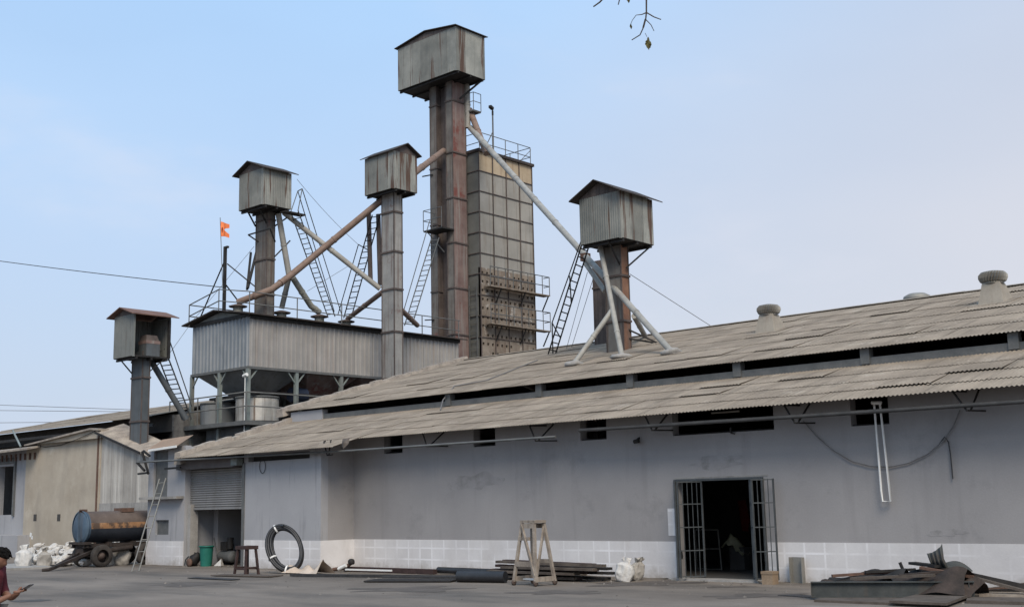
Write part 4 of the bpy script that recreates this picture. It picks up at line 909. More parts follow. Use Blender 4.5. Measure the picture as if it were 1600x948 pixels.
spout('dark vertical pipe ending on the hopper house roof beside the flag-side tower', [h1+V((-.05, 0, -.1)), onY(440, 482, 29.2)], .11, 'steel')
spout('mossy pipe bending right onto the hopper house roof', [h1+V((.1, .1, -.05)), onY(486, 478, 30.4), onY(499, 488, 30.9)], .13, 'greenpipe')
spout('long brown pipe sloping from the slim pale tower to the roof end near the flag', [onY(604, 310, 32.15), onY(590, 318, 32.0), onY(452, 432, 29.0), onY(425, 452, 28.1), onY(372, 472, 27.5)], .14, 'brownpipe')
spout('brown pipe from the tallest tower into the back of the slim tower head house', [onY(693, 236, 39.0), onY(640, 276, 33.2)], .15, 'brownpipe')
spout('short brown pipe falling left from the slim pale tower to the hopper house roof', [onY(598, 456, 32.1), onY(543, 498, 33.0)], .11, 'brownpipe')
spout('short brown pipe falling right behind the slim pale tower', [onY(627, 484, 33.0), onY(652, 508, 35.5)], .11, 'brownpipe')
spout('steep square chute descending from the open left tower behind the ladder', [onY(235, 562, 23.8), onY(291, 655, 25.2)], .115, 'legblue', joints=2)
# cowls where pipes meet the house roof
for i, (px, py, y, lab) in enumerate(((372, 476, 27.5, 'mushroom cap under the end of the long brown pipe'), (440, 486, 29.2, 'mushroom cap under the dark vertical pipe'), (499, 492, 30.9, 'mushroom cap under the mossy pipe'), (541, 500, 33.0, 'mushroom cap under the short left brown pipe'))):
    c = onY(px, py, y)
    o = thing('pipe_cowl', lab, 'cowl', c+V((0, 0, -.25)), 'caps where pipes enter the hopper house roof')
    build('skirt', MB().lathe(c+V((0, 0, -.35)), [(.2, 0), (.2, .3)], 14), 'greenpipe', o); build('cap', MB().lathe(c+V((0, 0, -.08)), [(.36, -.02), (.38, .02), (.12, .1)], 14), 'legdark', o)

# ================================================================== TOWER LADDERS
a, b = onY(518, 495, 33.0), onY(460, 330, 28.9); w = V((.42, .05, 0))
ladder('ladder', a-w/2, b-w/2, a+w/2, b+w/2, 22, 'steep ladder with side rails from the hopper house roof to the flag-side tower', 'steel', .026,
       rail=[(a-w/2+V((0, .35, .3)), b-w/2+V((0, .35, .95))), (a+w/2+V((.1, .3, .1)), b+w/2+V((0, .2, .95))), (b+w/2, b+w/2+V((0, .2, .95))), (b-w/2, b-w/2+V((0, .35, .95))), (b-w/2+V((0, .35, .95)), b+w/2+V((0, .2, .95)))])
a, b = onY(543, 496, 33.2), onY(588, 335, 32.3); w = V((.4, .1, 0))
ladder('ladder', a-w/2, b-w/2, a+w/2, b+w/2, 18, 'dark ladder rising to the slim pale tower head house', 'darksteel', .028, rail=[(a-w/2+V((-.4, 0, .2)), onY(560, 382, 32.6)), (onY(560, 382, 32.6), onY(574, 390, 32.5))])
a, b = onY(638, 508, 36.8), onY(680, 372, 38.1); w = V((.42, .1, 0))
ladder('ladder', a-w/2, b-w/2, a+w/2, b+w/2, 17, 'pale ladder up to the side landing of the tallest tower', 'steel', .028, rail=[(a-w/2+V((-.1, 0, .6)), b-w/2+V((-.1, 0, .9)))])
a, b = roofpt(862, 554), onY(914, 385, 30.6)
w = V((.15, -.55, 0))
ladder('ladder', a-w/2, b-w/2, a+w/2, b+w/2, 14, 'dark leaning ladder with long handrail from the warehouse roof to the roof tower', 'darksteel', .03,
       rail=[(a-w/2+V((-.1, 0, 1.2)), b-w/2+V((-.15, .2, .95))), (a-w/2+V((-.1, 0, .05)), a-w/2+V((-.1, 0, 1.2))), (a-w/2+V((-.1, 0, 1.2)), a-w/2+(b-a)*.17), (a+(b-a)*.5-w/2, a+(b-a)*.5-w/2+V((-.12, .1, 1.0)))])
a, b = onY(292, 655, 25.9), onY(250, 545, 24.1); w = V((.5, .1, 0))
ladder('ladder', a-w/2, b-w/2, a+w/2, b+w/2, 15, 'open stair ladder beside the chute of the open left tower', 'steel', .03, rail=[(a+w/2+V((0, 0, .5)), b+w/2+V((0, 0, .8))), (b+w/2, b+w/2+V((0, 0, .8)))])

# ================================================================== POST, FLAG, WIRES
q0 = onY(350, 484, 26.9); q1 = onY(353, 388, 26.9)
o = thing('stay_post', 'dark steel post on the hopper house roof edge with diagonal stays', 'post', (q0.x, q0.y, HZ1))
build('post', MB().box(q0.x-.06, q0.x+.06, q0.y-.05, q0.y+.05, HZ1, q1.z).box(q0.x-.06, q0.x+.2, q0.y-.05, q0.y+.05, q1.z, q1.z+.08), 'darksteel', o)
for a, b in (((350, 410), (313, 496)), ((355, 412), (399, 448)), ((353, 445), (372, 470))): build('stay', MB().beam(onY(*a, 26.9), onY(*b, 27.0 if b[0] < 350 else 28.0), .04), 'darksteel', o)
f0 = onY(349, 420, 26.82); f1 = onY(344, 340, 26.82)
o = thing('flag', 'saffron swallowtail flag flying from a thin pole by the dark post', 'flag', f0)
build('pole', MB().tube([f0+V((0, 0, -1.0)), f1], .015, 6), 'steel', o)
mb = MB(); n = 10; A = onY(345, 346, 26.82); Bm = onY(346, 369, 26.82); d = V((.92, .3, 0)).normalized(); vs = []; fs = []
Ht = A.z-Bm.z; Lf = .42
for i in range(n+1):
    t = i/n
    lo = A.z-Ht*(1-.02*t) - .12*t*t; hi = A.z-.17*t
    mid_hi = lo+(hi-lo)*(.5+.02) ; nt_ = max(0, (t-.45)/.55)
    y = .035*math.sin(t*7)
    zs_ = [lo, (lo+hi)/2-nt_*.13, (lo+hi)/2+nt_*.13, hi]
    for z in zs_: vs.append(V((A.x, A.y, z))+d*Lf*t+V((0, y, 0)))
for i in range(n):
    for k in range(3):
        if k == 1 and i >= 4: continue
        fs.append((i*4+k, (i+1)*4+k, (i+1)*4+k+1, i*4+k+1))
mb.add(vs, fs, True); fl = build('cloth', mb, 'flag', o)
c = V((A.x, A.y, A.z-Ht*.52))+d*.11
build('printed_mark', MB().add([c+V((-.035, -.035, -.09)), c+V((.045, -.03, -.08)), c+V((.055, -.03, .02)), c+V((.01, -.032, .09)), c+V((-.04, -.035, .03))], [(0, 1, 2, 3, 4)]), 'flagmark', fl)
def wire(label, pts, r=.012, mt='cable', sag=0.0, group='thin wires and cables', n=14, name='wire', cat='wire'):
    pts = [V(p) for p in pts]
    if len(pts) == 2 and sag:
        a, b = pts; pts = [a.lerp(b, i/n)-V((0, 0, sag*4*(i/n)*(1-i/n))) for i in range(n+1)]
    return solo(name, MB().tube(pts, r, 5), mt, label, cat, pts[0], group)
wire('overhead line coming in from the left to the stay post', [onY(-150, 386, 24.5), onY(350, 449, 26.9)], .018, sag=.1)
wire('upper of the three faint lines over the left shed', [onY(-100, 629, 34), onY(215, 640, 34)], .016, 'greycable')
wire('middle of the three faint lines over the left shed', [onY(-100, 640, 34), onY(215, 643, 34)], .016, 'greycable')
wire('lowest of the three faint lines over the left shed', [onY(-100, 661, 34), onY(110, 659, 34)], .016, 'greycable')
wire('guy wire from the roof tower down to the warehouse ridge', [onX(984, 428, -22.5), roofpt(1112, 510)], .011, 'greycable')
wire('guy wire from the flag-side tower toward the slim pale tower', [onY(464, 280, 28.9), onY(562, 384, 32.5)], .009, 'greycable', sag=.12)
wire('guy wire from the flag-side tower down past the house railing', [onY(397, 385, 28.2), onY(302, 500, 26.8), onY(262, 556, 24.2)], .009, 'greycable')
wire('left of two guy wires behind the roof ladder', [onY(918, 425, 32), roofpt(885, 545)], .01, 'greycable')
wire('right of two guy wires behind the roof ladder', [onY(930, 425, 31.5), roofpt(893, 543)], .01, 'greycable')
wire('guy wire rising from the house roof to the slim tower', [onY(480, 455, 31), onY(545, 415, 32.5)], .009, 'greycable')
a, b = onY(1254, 658, YW-.06), onY(1508, 636, YW-.06)
pts = [onY(x, y, YW-.05) for x, y in ((1255, 657), (1275, 680), (1300, 702), (1330, 720), (1360, 728), (1390, 729), (1420, 723), (1450, 709), (1475, 687), (1490, 665), (1500, 640))]
wire('grey cable slung in a wide curve across the right of the front wall', pts, .012, 'greycable', name='cable', cat='cable')
pts = [onY(x, y, YW-.05) for x, y in ((1468, 693), (1476, 682), (1482, 690), (1485, 708), (1487, 728), (1489, 748))]
wire('short end of cable drooping from the wall curve', pts, .013, 'cable', name='cable', cat='cable')
pts = [onY(x, y, YS-.04) for x, y in ((48, 694), (70, 698), (95, 695), (120, 686), (140, 677), (150, 672))]
wire('brown cable slung across the top of the beige wall', pts, .015, 'cable', name='cable', cat='cable')
pts = [onY(410+9*math.cos(t)*.5, 728+11*math.sin(t), YB-.03) for t in [k*math.pi/8 for k in range(17)]]
wire('small loop of wire hanging on the bay wall above the coil', pts, .01, 'cable', name='cable', cat='cable')
wire('loose cord trailing over the upper roof and down to the lower roof', [roofpt(840, 565, .06), roofpt(760, 597, .06), roofpt(710, 606, .06), onY(692, 625, 24.8), onY(688, 640, 24.3)], .02, 'greycable', name='cord', cat='cord')
# white bent pipe leaning on the wall
yy = YW-.12
pts = [onY(x, y, yy) for x, y in ((1366, 632), (1377, 768), (1379, 783), (1392, 783), (1375, 632))]
mb = MB().tube([onY(1362, 629, yy-.05), onY(1377, 629, yy-.05)], .035, 8).tube(pts, .022, 8)
solo('bent_pipe', mb, 'white', 'white looped drain pipe hanging tilted on the wall below the right window', 'pipe', onY(1385, 783, yy))

# ================================================================== TANKER TRAILER
TX, TY0, TY1 = -36.25, 19.1, 22.4; TZ, TR = 1.26, .50
tr = thing('tanker_trailer', 'old tanker trailer with brown barrel, blue end and worn orange stripe', 'trailer', (TX, 20.3, 0))
n = 40
def arc(a0, a1, r, y0, y1, k=12):
    vs = []; fs = []
    for i in range(k+1):
        t = a0+(a1-a0)*i/k; vs += [V((TX+r*math.cos(t), y0, TZ+r*math.sin(t))), V((TX+r*math.cos(t), y1, TZ+r*math.sin(t)))]
    for i in range(k): fs.append((2*i, 2*i+2, 2*i+3, 2*i+1))
    return MB().add(vs, fs, True)
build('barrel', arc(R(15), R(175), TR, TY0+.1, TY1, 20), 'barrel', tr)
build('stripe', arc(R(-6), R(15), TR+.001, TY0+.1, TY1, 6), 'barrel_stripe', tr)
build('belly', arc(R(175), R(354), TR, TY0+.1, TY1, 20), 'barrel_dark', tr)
build('end_cap', MB().lathe((TX, TY0, TZ), [(.02, -.05), (.25, -.04), (.42, -.015), (.50, .03), (.505, .12)], 32, 'y'), 'barrel_blue', tr)
build('end_rim', MB().lathe((TX, TY0, TZ), [(.50, .0), (.53, .0), (.53, .06), (.50, .06)], 32, 'y', cap=False), 'barrel_blue', tr)
build('end_rib', MB().box(TX-.04, TX+.04, TY0-.08, TY0-.02, TZ-.46, TZ+.46), 'barrel_blue', tr)
build('rear_cap', MB().lathe((TX, TY1, TZ), [(.50, 0), (.4, .08), (.02, .12)], 32, 'y'), 'barrel_blue', tr)
build('manhole', MB().box(TX-.25, TX+.25, TY0+1.3, TY0+1.75, TZ+TR-.04, TZ+TR+.09).box(TX-.1, TX+.1, TY0, TY0+.18, TZ+TR-.02, TZ+TR+.07), 'rust', tr)
mb = MB()
for s in (-1, 1): mb.beam((TX+s*.36, TY0-.05, .67), (TX+s*.36, TY1, .67), .09, .12)
for y in (19.15, 19.95, 20.8, 21.8): mb.beam((TX-.45, y, .70), (TX+.45, y, .70), .08, .16)
build('chassis', mb, 'scraprust', tr)
mb = MB().box(TX-.5, TX+.5, TY0-.1, TY0+.15, .72, .80); mb.box(TX-.25, TX+.25, 19.1, 19.7, .40, .6); build('turntable', mb, 'scraprust', tr)
for y in (19.55, 21.1):
    build('axle', MB().tube([(TX-.6, y, .35), (TX+.6, y, .35)], .06, 8), 'scraprust', tr)
    for s in (-1, 1):
        x = TX+s*.6
        w = build('wheel', MB().lathe((x, y, .35), [(.20, -.10), (.33, -.11), (.355, -.05), (.355, .05), (.33, .11), (.20, .10)], 28, 'x', cap=False), 'tyre', tr)
        build('rim', MB().lathe((x, y, .35), [(.205, -.08), (.19, -.05), (.10, .02*s), (.07, .09*s), (.02, .10*s)], 24, 'x'), 'rim', w)
dp = onZ(78, 889, .06)
mb = MB(); mb.beam((TX+.3, TY0+.3, .5), dp, .07, .09); mb.beam((TX-.3, TY0+.3, .5), dp, .07, .09); mb.beam((TX-.22, TY0-.25, .42), (TX+.22, TY0-.25, .42), .05); mb.tube([dp+V((0, 0, 0)), dp+V((-.16, -.16, -.02))], .05, 8)
build('drawbar', mb, 'scraprust', tr)
for s_ in (-1, 1): build('leaf_spring', MB().beam((TX+s_*.3, TY0+.4, .64), (TX+s_*.28, TY0+.1, .4), .08), 'scraprust', tr)
build('air_cylinder', MB().tube([(TX+.42, 19.9, .5), (TX+.42, 20.7, .58)], .08, 8), 'scraprust', tr)

# ================================================================== SACKS
from mathutils import noise as mnoise
def sack_mesh(seed, w, d, h, tie=True):
    """woven sack: plump body, creased skin, gathered neck with a flared mouth"""
    mb = MB(); n, m = 40, 30; vs = []; fs = []; o = V((seed*7.3, seed*3.1, seed*1.7))
    for i in range(m+1):
        t = i/m; z = h*t
        if tie:
            r = .78+.26*math.sin(math.pi*min(1, t/.80)) if t < .66 else (.967-(t-.66)/.16*.62 if t < .82 else .347+(t-.82)/.18*.16)
        else: r = .80+.22*math.sin(math.pi*t)-(.45*max(0, t-.8)/.2)
        if t < .06: r *= .86+.14*t/.06
        for j in range(n):
            a = 2*math.pi*j/n
            sx = abs(math.cos(a))**.75*math.copysign(1, math.cos(a)); sy = abs(math.sin(a))**.75*math.copysign(1, math.sin(a))
            p = V((sx*w*r/2, sy*d*r/2, z)); q = p*5+o
            big = mnoise.noise(q*.7)*.055; cre = (1-abs(mnoise.noise(V((q.x*1.6, q.y*1.6, q.z*.8)))*2.4))*.030; pl_ = .02*math.sin(9*a+o.x)*max(0, t-.55)*2
            dv = V((sx, sy, 0)).normalized()
            p += dv*(big+cre-.02+pl_)+V((.05*math.sin(o.x)*t*t, .04*math.cos(o.y)*t*t, .025*mnoise.noise(q*1.1)*(t > .05)+(.03*math.sin(3*a+o.z) if t > .9 else 0)))
            vs.append(p)
    for i in range(m):
        for j in range(n): fs.append((i*n+j, i*n+(j+1) % n, (i+1)*n+(j+1) % n, (i+1)*n+j))
    mb.add(vs, fs, True); mb.add(vs[:n], [tuple(range(n))[::-1]]); mb.add(vs[-n:], [tuple(range(n))])
    return mb
def mk_sack(seed, w, d, h, mt, tie=True):
    me_o = build('filled_sack', sack_mesh(seed, w, d, h, tie), mt)
    col.objects.unlink(me_o); return me_o
protos = [mk_sack(3+k, .42+.05*(k % 3), .30+.03*(k % 2), .56+.06*(k % 4), 'sack' if k % 4 else 'sack_brown', k % 3 != 2) for k in range(7)]
def put_sack(k, loc, rx=0, ry=0, rz=0, sc=1, label='', group=None):
    o = protos[k % len(protos)].copy(); col.objects.link(o); o.name = 'filled_sack'
    o.location = loc; o.rotation_euler = (rx, ry, rz); o.scale = (sc,)*3
    return prop(o, label, 'sack', group)
rg = random.Random(5)
# pile along the beige wall: upright ones we can name, and the flopped pile
GS = 'white sacks heaped along the beige wall'
put_sack(1, onZ(37, 886.5), 0, 0, .4, 1.15, 'tall pale sack standing at the left end of the heap, nearest the grey wall', GS)
put_sack(0, onZ(69, 886), 0, 0, 1.2, 1.1, 'upright dusty sack standing in the front middle of the heap', GS)
pile = []
for i in range(58):
    px = rg.uniform(40, 112); py = rg.uniform(871, 885); 
    pile.append((px, py))
pile.sort(key=lambda q: q[1])
for i, (px, py) in enumerate(pile):
    p = onZ(px, py); back = (885-py)/14
    p.z = .14+.26*max(0, back-.15)*rg.random()*1.6
    put_sack(rg.choice([1, 2, 3, 5, 6]), p, R(rg.uniform(60, 110)), R(rg.uniform(-25, 25)), rg.uniform(0, 6.28), rg.uniform(.5, .78), 'flopped white sack in the heap along the beige wall, behind the upright ones', GS)
G2 = 'sacks standing under and behind the tanker trailer'
put_sack(2, onZ(176, 882.5), 0, 0, .2, 1.05, 'upright sack just right of the near front wheel of the trailer', G2)
put_sack(4, onZ(191, 882.5), 0, R(4), .9, 1.1, 'upright sack nearest the rear wheel under the trailer', G2)
put_sack(5, onZ(184, 879), 0, 0, 2.0, 1.1, 'sack half hidden behind the two upright ones under the trailer', G2)
put_sack(3, onZ(139, 884)+V((0, 0, .12)), R(90), 0, .6, .7, 'slumped white sack between the two front wheels of the trailer', G2)
G3 = 'sacks against the white plinth'
put_sack(1, onZ(973, 908), R(-4), R(15), .3, .82, 'leaning white sack in front, against the plinth left of the gate', G3)
put_sack(4, onZ(995, 906), 0, R(4), 1.5, .86, 'dusty grey sack with torn top standing behind the white one', G3)
kb = MB(); a, b = onZ(-40, 893.5), onZ(82, 887.5); d = (b-a).normalized(); nrm = V((-d.y, d.x, 0))
kb.hexa([a, b, b+nrm*3.6, a+nrm*3.6], [a+V((0, 0, .07)), b+V((0, 0, .07)), b+nrm*3.6+V((0, 0, .07)), a+nrm*3.6+V((0, 0, .07))])
prop(build('concrete_apron', kb, 'concrete'), kind='structure')

# ================================================================== BY THE SHUTTER: stool, bin, machines
c = onZ(385, 898); H1 = onY(385, 852, c.y).z
o = thing('stool', 'tall dark red wooden stool standing by the bay wall', 'stool', c)
build('seat', MB().box(c.x-.24, c.x+.24, c.y-.2, c.y+.2, H1-.09, H1), 'darkwood', o)
for sx in (-1, 1):
    for sy in (-1, 1): build('leg', MB().beam((c.x+sx*.25, c.y+sy*.21, 0), (c.x+sx*.18, c.y+sy*.15, H1-.05), .055), 'darkwood', o)
mb = MB()
for s in (-1, 1): mb.beam((c.x-.24, c.y+s*.19, .17), (c.x+.24, c.y+s*.19, .17), .045); mb.beam((c.x+s*.23, c.y-.19, .2), (c.x+s*.23, c.y+.19, .2), .045)
build('stretcher', mb, 'darkwood', o)
c = onZ(322, 884); hb = onY(322, 852, c.y).z
o = thing('waste_bin', 'green plastic bin standing inside the shutter opening', 'bin', c)
build('body', MB().lathe(c, [(.17, 0), (.215, hb)], 24, cap=False).lathe(c, [(.165, .01), (.02, .012)], 24), 'greenbin', o); build('rim', MB().lathe(c, [(.215, hb-.04), (.24, hb-.04), (.24, hb), (.2, hb)], 24, cap=False), 'greenbin', o)
c = onZ(355, 882)
o = thing('compressor', 'dark grey air compressor in the shade of the shutter opening', 'compressor', c)
build('air_tank', MB().lathe((c.x-.35, c.y, .26), [(.05, 0), (.17, .03), (.18, .1), (.18, .62), (.17, .69), (.05, .72)], 20, 'x'), 'steel', o)
build('motor', MB().box(c.x-.2, c.x+.12, c.y-.13, c.y+.13, .46, .72).tube([(c.x+.15, c.y, .5), (c.x+.15, c.y, .85)], .1, 10), 'darksteel', o)
for s in (-1, 1): build('wheel', MB().lathe((c.x-.05, c.y+s*.22, .12), [(.03, -.03), (.12, -.03), (.12, .03), (.03, .03)], 16, 'y'), 'tyre', o)
build('pull_handle', MB().tube([(c.x-.35, c.y-.15, .3), (c.x-.62, c.y-.1, .85), (c.x-.62, c.y+.1, .85), (c.x-.35, c.y+.15, .3)], .02, 6), 'steel', o)
c = onZ(303, 884); o = thing('scrap_motor', 'old black motor lump on the floor left of the green bin', 'motor', c)
build('housing', MB().blob(c+V((0, 0, .18)), .18, .16, .2, 4, amp=.35), 'darksteel', o); build('flywheel', MB().lathe(c+V((.05, -.2, .12)), [(.04, -.03), (.13, -.03), (.13, .03), (.04, .03)], 16, 'y'), 'rust', o); build('cable_end', MB().tube([c+V((-.15, -.1, .3)), c+V((-.32, -.1, .2)), c+V((-.3, -.15, .03))], .02, 6), 'rubber', o)
c = onZ(342, 884); solo('paper_scrap', MB().add([c+V((-.16, -.08, .01)), c+V((.18, -.06, .01)), c+V((.04, .05, .22)), c+V((-.02, .1, .2)), c+V((.0, .2, .01))], [(0, 1, 2), (0, 2, 3), (1, 4, 2), (2, 4, 3), (0, 3, 4)]), 'sack', 'crumpled white bag right of the green bin', 'bag', c)
# black hose coil leaning on the plinth
c = onZ(446, 895); o = thing('hose_coil', 'upright coil of thick black pipe leaning on the bay wall', 'pipe coil', (c.x, c.y, 0))
vs = []; nrm = V((.55, -.80, .24)).normalized(); e1 = nrm.cross(V((0, 0, 1))).normalized(); e2 = e1.cross(nrm); e2 = e2 if e2.z > 0 else -e2
pt = []; rr = random.Random(2); K = 46; turns = 9
offs = [(-.10, .0), (-.05, .05), (.0, -.01), (.05, .05), (.10, .01), (.07, -.06), (.0, .09), (-.07, -.06), (.12, .07), (.0, 0)]
for i in range(K*turns):
    t = i/K; k = int(t); f = t-k; a = 2*math.pi*t; u = f*f*(3-2*f)
    on = .8*(offs[k][0]*(1-u)+offs[k+1][0]*u); orr = .75*(offs[k][1]*(1-u)+offs[k+1][1]*u)
    sp = 1+.5*max(0, math.cos(a+.9))
    pt.append(V((c.x, c.y, .80))+e1*math.cos(a+.5)*(.545+orr*sp)*.80+e2*math.sin(a+.5)*(.575+orr*sp)+e1*.16*math.sin(a+.5)+nrm*on*sp)
zmin = min(p.z for p in pt); pt = [p-V((0, 0, zmin-.045)) for p in pt]
build('pipe', MB().tube(pt, .038, 8), 'rubber', o)
top = max(pt, key=lambda p: p.z); build('loose_end', MB().tube([top+V((.1, 0, -.02)), top+V((-.1, -.03, .0)), top+V((-.28, -.05, -.1))], .034, 8), 'rubber', o)
for f in (.13, .70, .86):
    js = [int(K*j+f*K) for j in range(1, turns-1)]; pc = sum((pt[i] for i in js), V((0, 0, 0)))/len(js); d = (pt[js[2]+1]-pt[js[2]-1]).normalized()
    build('white_tie', MB().tube([pc-d*.02, pc+d*.02], .125, 12), 'white', o)
# cream sackcloth on the ground
c = onZ(480, 896); vs = []; fs = []; n, m_ = 14, 6
for i in range(n+1):
    for j in range(m_+1):
        u, v = i/n, j/m_
        vs.append(c+V((-.75+1.6*u+.06*math.sin(7*v), -.3+.6*v+.08*math.sin(5*u), .03+.20*abs(math.sin(u*7+v*3))*math.sin(math.pi*v)+.9*max(0, u-.75)*(1+.4*math.sin(v*9))*math.sin(math.pi*v))))
for i in range(n):
    for j in range(m_): fs.append((i*(m_+1)+j, (i+1)*(m_+1)+j, (i+1)*(m_+1)+j+1, i*(m_+1)+j+1))
solo('sackcloth', MB().add(vs, fs, True), 'sackcloth', 'crumpled cream sackcloth lying at the foot of the black coil', 'cloth', c)

# ================================================================== BARS, PLANKS AND STAND ALONG THE WALL
def bar(name, label, cat, pa, pb, za, w, h, mt, group=None, rnd=False):
    a = onZ(*pa)+V((0, 0, za)); b = onZ(*pb)+V((0, 0, za))
    mb = MB().tube([a, b], w/2, 10) if rnd else MB().beam(a, b, w, h)
    return solo(name, mb, mt, label, cat, a, group)
GB = 'bars and pipes lying along the wall'
bar('steel_plate', 'thin dark steel strip flat on the ground left of the stool', 'steel strip', (300, 903), (368, 906), .02, .28, .02, 'greybar')
bar('steel_plate', 'wide dark sheet lying below the stool', 'steel sheet', (340, 899), (432, 901), .03, .5, .025, 'plank')
bar('steel_bar', 'long dark flat bar on the ground right of the cream cloth', 'steel bar', (455, 900), (720, 903), .04, .12, .06, 'greybar', GB)
bar('steel_bar', 'dark square bar nearest the wall behind the long flat bar', 'steel bar', (540, 892), (680, 897), .07, .14, .12, 'darkwood', GB)
bar('steel_pipe', 'black pipe against the plinth left of the plank stack', 'pipe', (685, 896), (800, 901), .10, .16, .16, 'rubber', GB, True)
bar('white_tube', 'thin white tube lying on the dark bars', 'tube', (540, 895), (612, 897), .10, .04, .04, 'white')
bar('steel_plate', 'ragged black sheet lying in front of the bars', 'steel sheet', (578, 908), (712, 908), .03, .7, .03, 'darksteel')
bar('steel_bar', 'second flat bar in front of the long one', 'steel bar', (600, 904), (740, 905), .05, .18, .05, 'greybar', GB)
bar('pipe_roll', 'thick short black roll lying in front of the plank stack', 'roll', (716, 909), (790, 910), .13, .26, .26, 'rubber', None, True)
c = onZ(545, 893); o = thing('engine_part', 'small dark machine part with a round knob left of the bars', 'machine part', c)
build('arm', MB().tube([c+V((-.55, -.1, .06)), c+V((-.2, 0, .10)), c+V((.02, .05, .22))], .05, 8), 'rust', o); build('knob', MB().blob(c+V((.05, .05, .26)), .09, .09, .09, 3, amp=.1), 'darksteel', o); build('white_end', MB().tube([c+V((-.25, -.15, .08)), c+V((.0, -.1, .18))], .05, 8), 'white', o)
# stack of planks
GPK = 'dark planks stacked behind the step stand'
rg = random.Random(9); base = onZ(838, 903)
for i in range(11):
    lvl = i//3; z = .06+lvl*.11+rg.uniform(0, .02)
    x0 = -17.95-1.55+rg.uniform(-.25, .2)+.1*lvl; x1 = x0+2.75+rg.uniform(-.3, .4)
    yy = 20.6+(i % 3)*.3+rg.uniform(-.06, .06)
    lb = ['bottom layer', 'second layer', 'third layer', 'top layer'][lvl]
    solo('plank', MB().beam((x0, yy+rg.uniform(-.12, .12), z+rg.uniform(-.02, .05)), (x1, yy+rg.uniform(-.12, .12), z-rg.uniform(-.0, .06)), rg.uniform(.16, .26), .055), ['plank', 'darkwood', 'darksteel'][i % 3],
         'plank in the %s of the stack behind the step stand, %s' % (lb, ['nearest the yard', 'in the middle', 'nearest the wall'][i % 3]), 'plank', (x0, yy, 0), GPK)
bar('plank', 'loose plank lying askew on the ground right of the stand', 'plank', (880, 905), (925, 897), .04, .22, .05, 'plank')
# step stand on castors
c = onZ(835, 913.5); zt_ = onY(833, 812, c.y+.0).z
o = thing('step_stand', 'tall weathered wooden step stand with small wheels in front of the wall', 'step stand', c)
dx = V((.995, -.1, 0)); dy = V((.1, .995, 0))
def LP(u, v, z): return c+dx*u*.78+dy*v*.78+V((0, 0, z))
build('top_board', MB().hexa([LP(-.30, -.22, zt_-.06), LP(.30, -.22, zt_-.06), LP(.30, .22, zt_-.06), LP(-.30, .22, zt_-.06)], [LP(-.30, -.22, zt_), LP(.30, -.22, zt_), LP(.30, .22, zt_), LP(-.30, .22, zt_)]), 'wood', o)
[build('apron', MB().beam(LP(-.26, v_, zt_-.12), LP(.26, v_, zt_-.12), .04, .1), 'wood', o) for v_ in (-.2, .2)]
for u in (-1, 1):
    for v in (-1, 1):
        build('leg', MB().beam(LP(u*.44, v*.36, .08), LP(u*.24, v*.18, zt_-.05), .06), 'wood', o)
        w = build('castor', MB().lathe(LP(u*.44, v*.36, .06), [(.02, -.02), (.06, -.02), (.06, .02), (.02, .02)], 14, 'x'), 'rim', o)
build('rail', MB().beam(LP(-.38, -.32, .45), LP(.38, -.32, .45), .05, .1), 'wood', o); build('rail', MB().beam(LP(-.38, .30, .5), LP(.38, .30, .5), .05, .08), 'wood', o)
build('rail', MB().beam(LP(-.30, -.24, .98), LP(.1, -.24, .98), .05, .07), 'wood', o); build('rail', MB().beam(LP(-.42, -.34, .14), LP(-.42, .34, .14), .05, .1), 'wood', o); build('rail', MB().beam(LP(.42, -.34, .14), LP(.42, .34, .14), .05, .1), 'wood', o)
build('base_board', MB().beam(LP(-.42, -.0, .12), LP(.42, -.0, .12), .12, .03), 'white', o)
build('brace', MB().beam(LP(-.24, -.22, zt_-.1), LP(.42, -.36, .2), .05, .06), 'wood', o); build('brace', MB().beam(LP(.24, .2, zt_-.1), LP(.42, -.3, .2), .045, .05), 'wood', o)
# things at the gate
c = onY(1203, 906, 21.8); c.z = 0; z_ = onY(1203, 892, c.y).z
o = thing('carton', 'small brown box on the ground at the right gate leaf', 'box', c); build('box_body', MB().box(c.x-.12, c.x+.13, c.y-.12, c.y+.12, 0, z_), 'cardboard', o); build('lid_flap', MB().box(c.x-.13, c.x+.14, c.y-.13, c.y+.13, z_-.05, z_+.004), 'cardboard', o)
c = onY(1246, 908, 22.14); c.z = 0; z_ = onY(1246, 870, c.y).z
o = thing('channel_stub', 'short upright grey steel channel leaning on the plinth right of the gate', 'steel channel', c)
build('web', MB().box(c.x-.13, c.x+.13, c.y+.06, c.y+.075, 0, z_), 'ventm', o); build('flange', MB().box(c.x-.145, c.x-.13, c.y-.05, c.y+.075, 0, z_), 'ventm', o); build('flange', MB().box(c.x+.13, c.x+.145, c.y-.05, c.y+.075, 0, z_), 'ventm', o)
# dim things inside the gate
c = V((onY(1107, 870, 24.8).x, 24.8, .05)); o = thing('metal_frame', 'low pale tubular frame standing in the dark just inside the gate', 'frame', c)
f = MB(); x0 = c.x-.35; x1 = c.x+.3
for a, b in (((x0, 0), (x0, .95)), ((x1+.06, 0), (x1, .95)), ((x0, .95), (x1, .95)), ((x0, .5), (x1+.02, .5)), ((x0, .02), (x1+.06, .02))): f.tube([(a[0], c.y, .05+a[1]), (b[0], c.y, .05+b[1])], .018, 6)
build('tubes', f, 'ventm', o)
c = V((onY(1150, 870, 25.2).x, 25.2, .05)); o = thing('machine_stand', 'pale pedestal in the doorway under an olive cloth', 'stand', c)
build('pedestal', MB().box(c.x-.14, c.x-.06, c.y-.06, c.y+.06, .05, .55), 'ventm', o); build('body', MB().box(c.x-.05, c.x+.35, c.y-.2, c.y+.2, .05, .58), 'dark', o)
mb = MB(); vs = []; fs = []
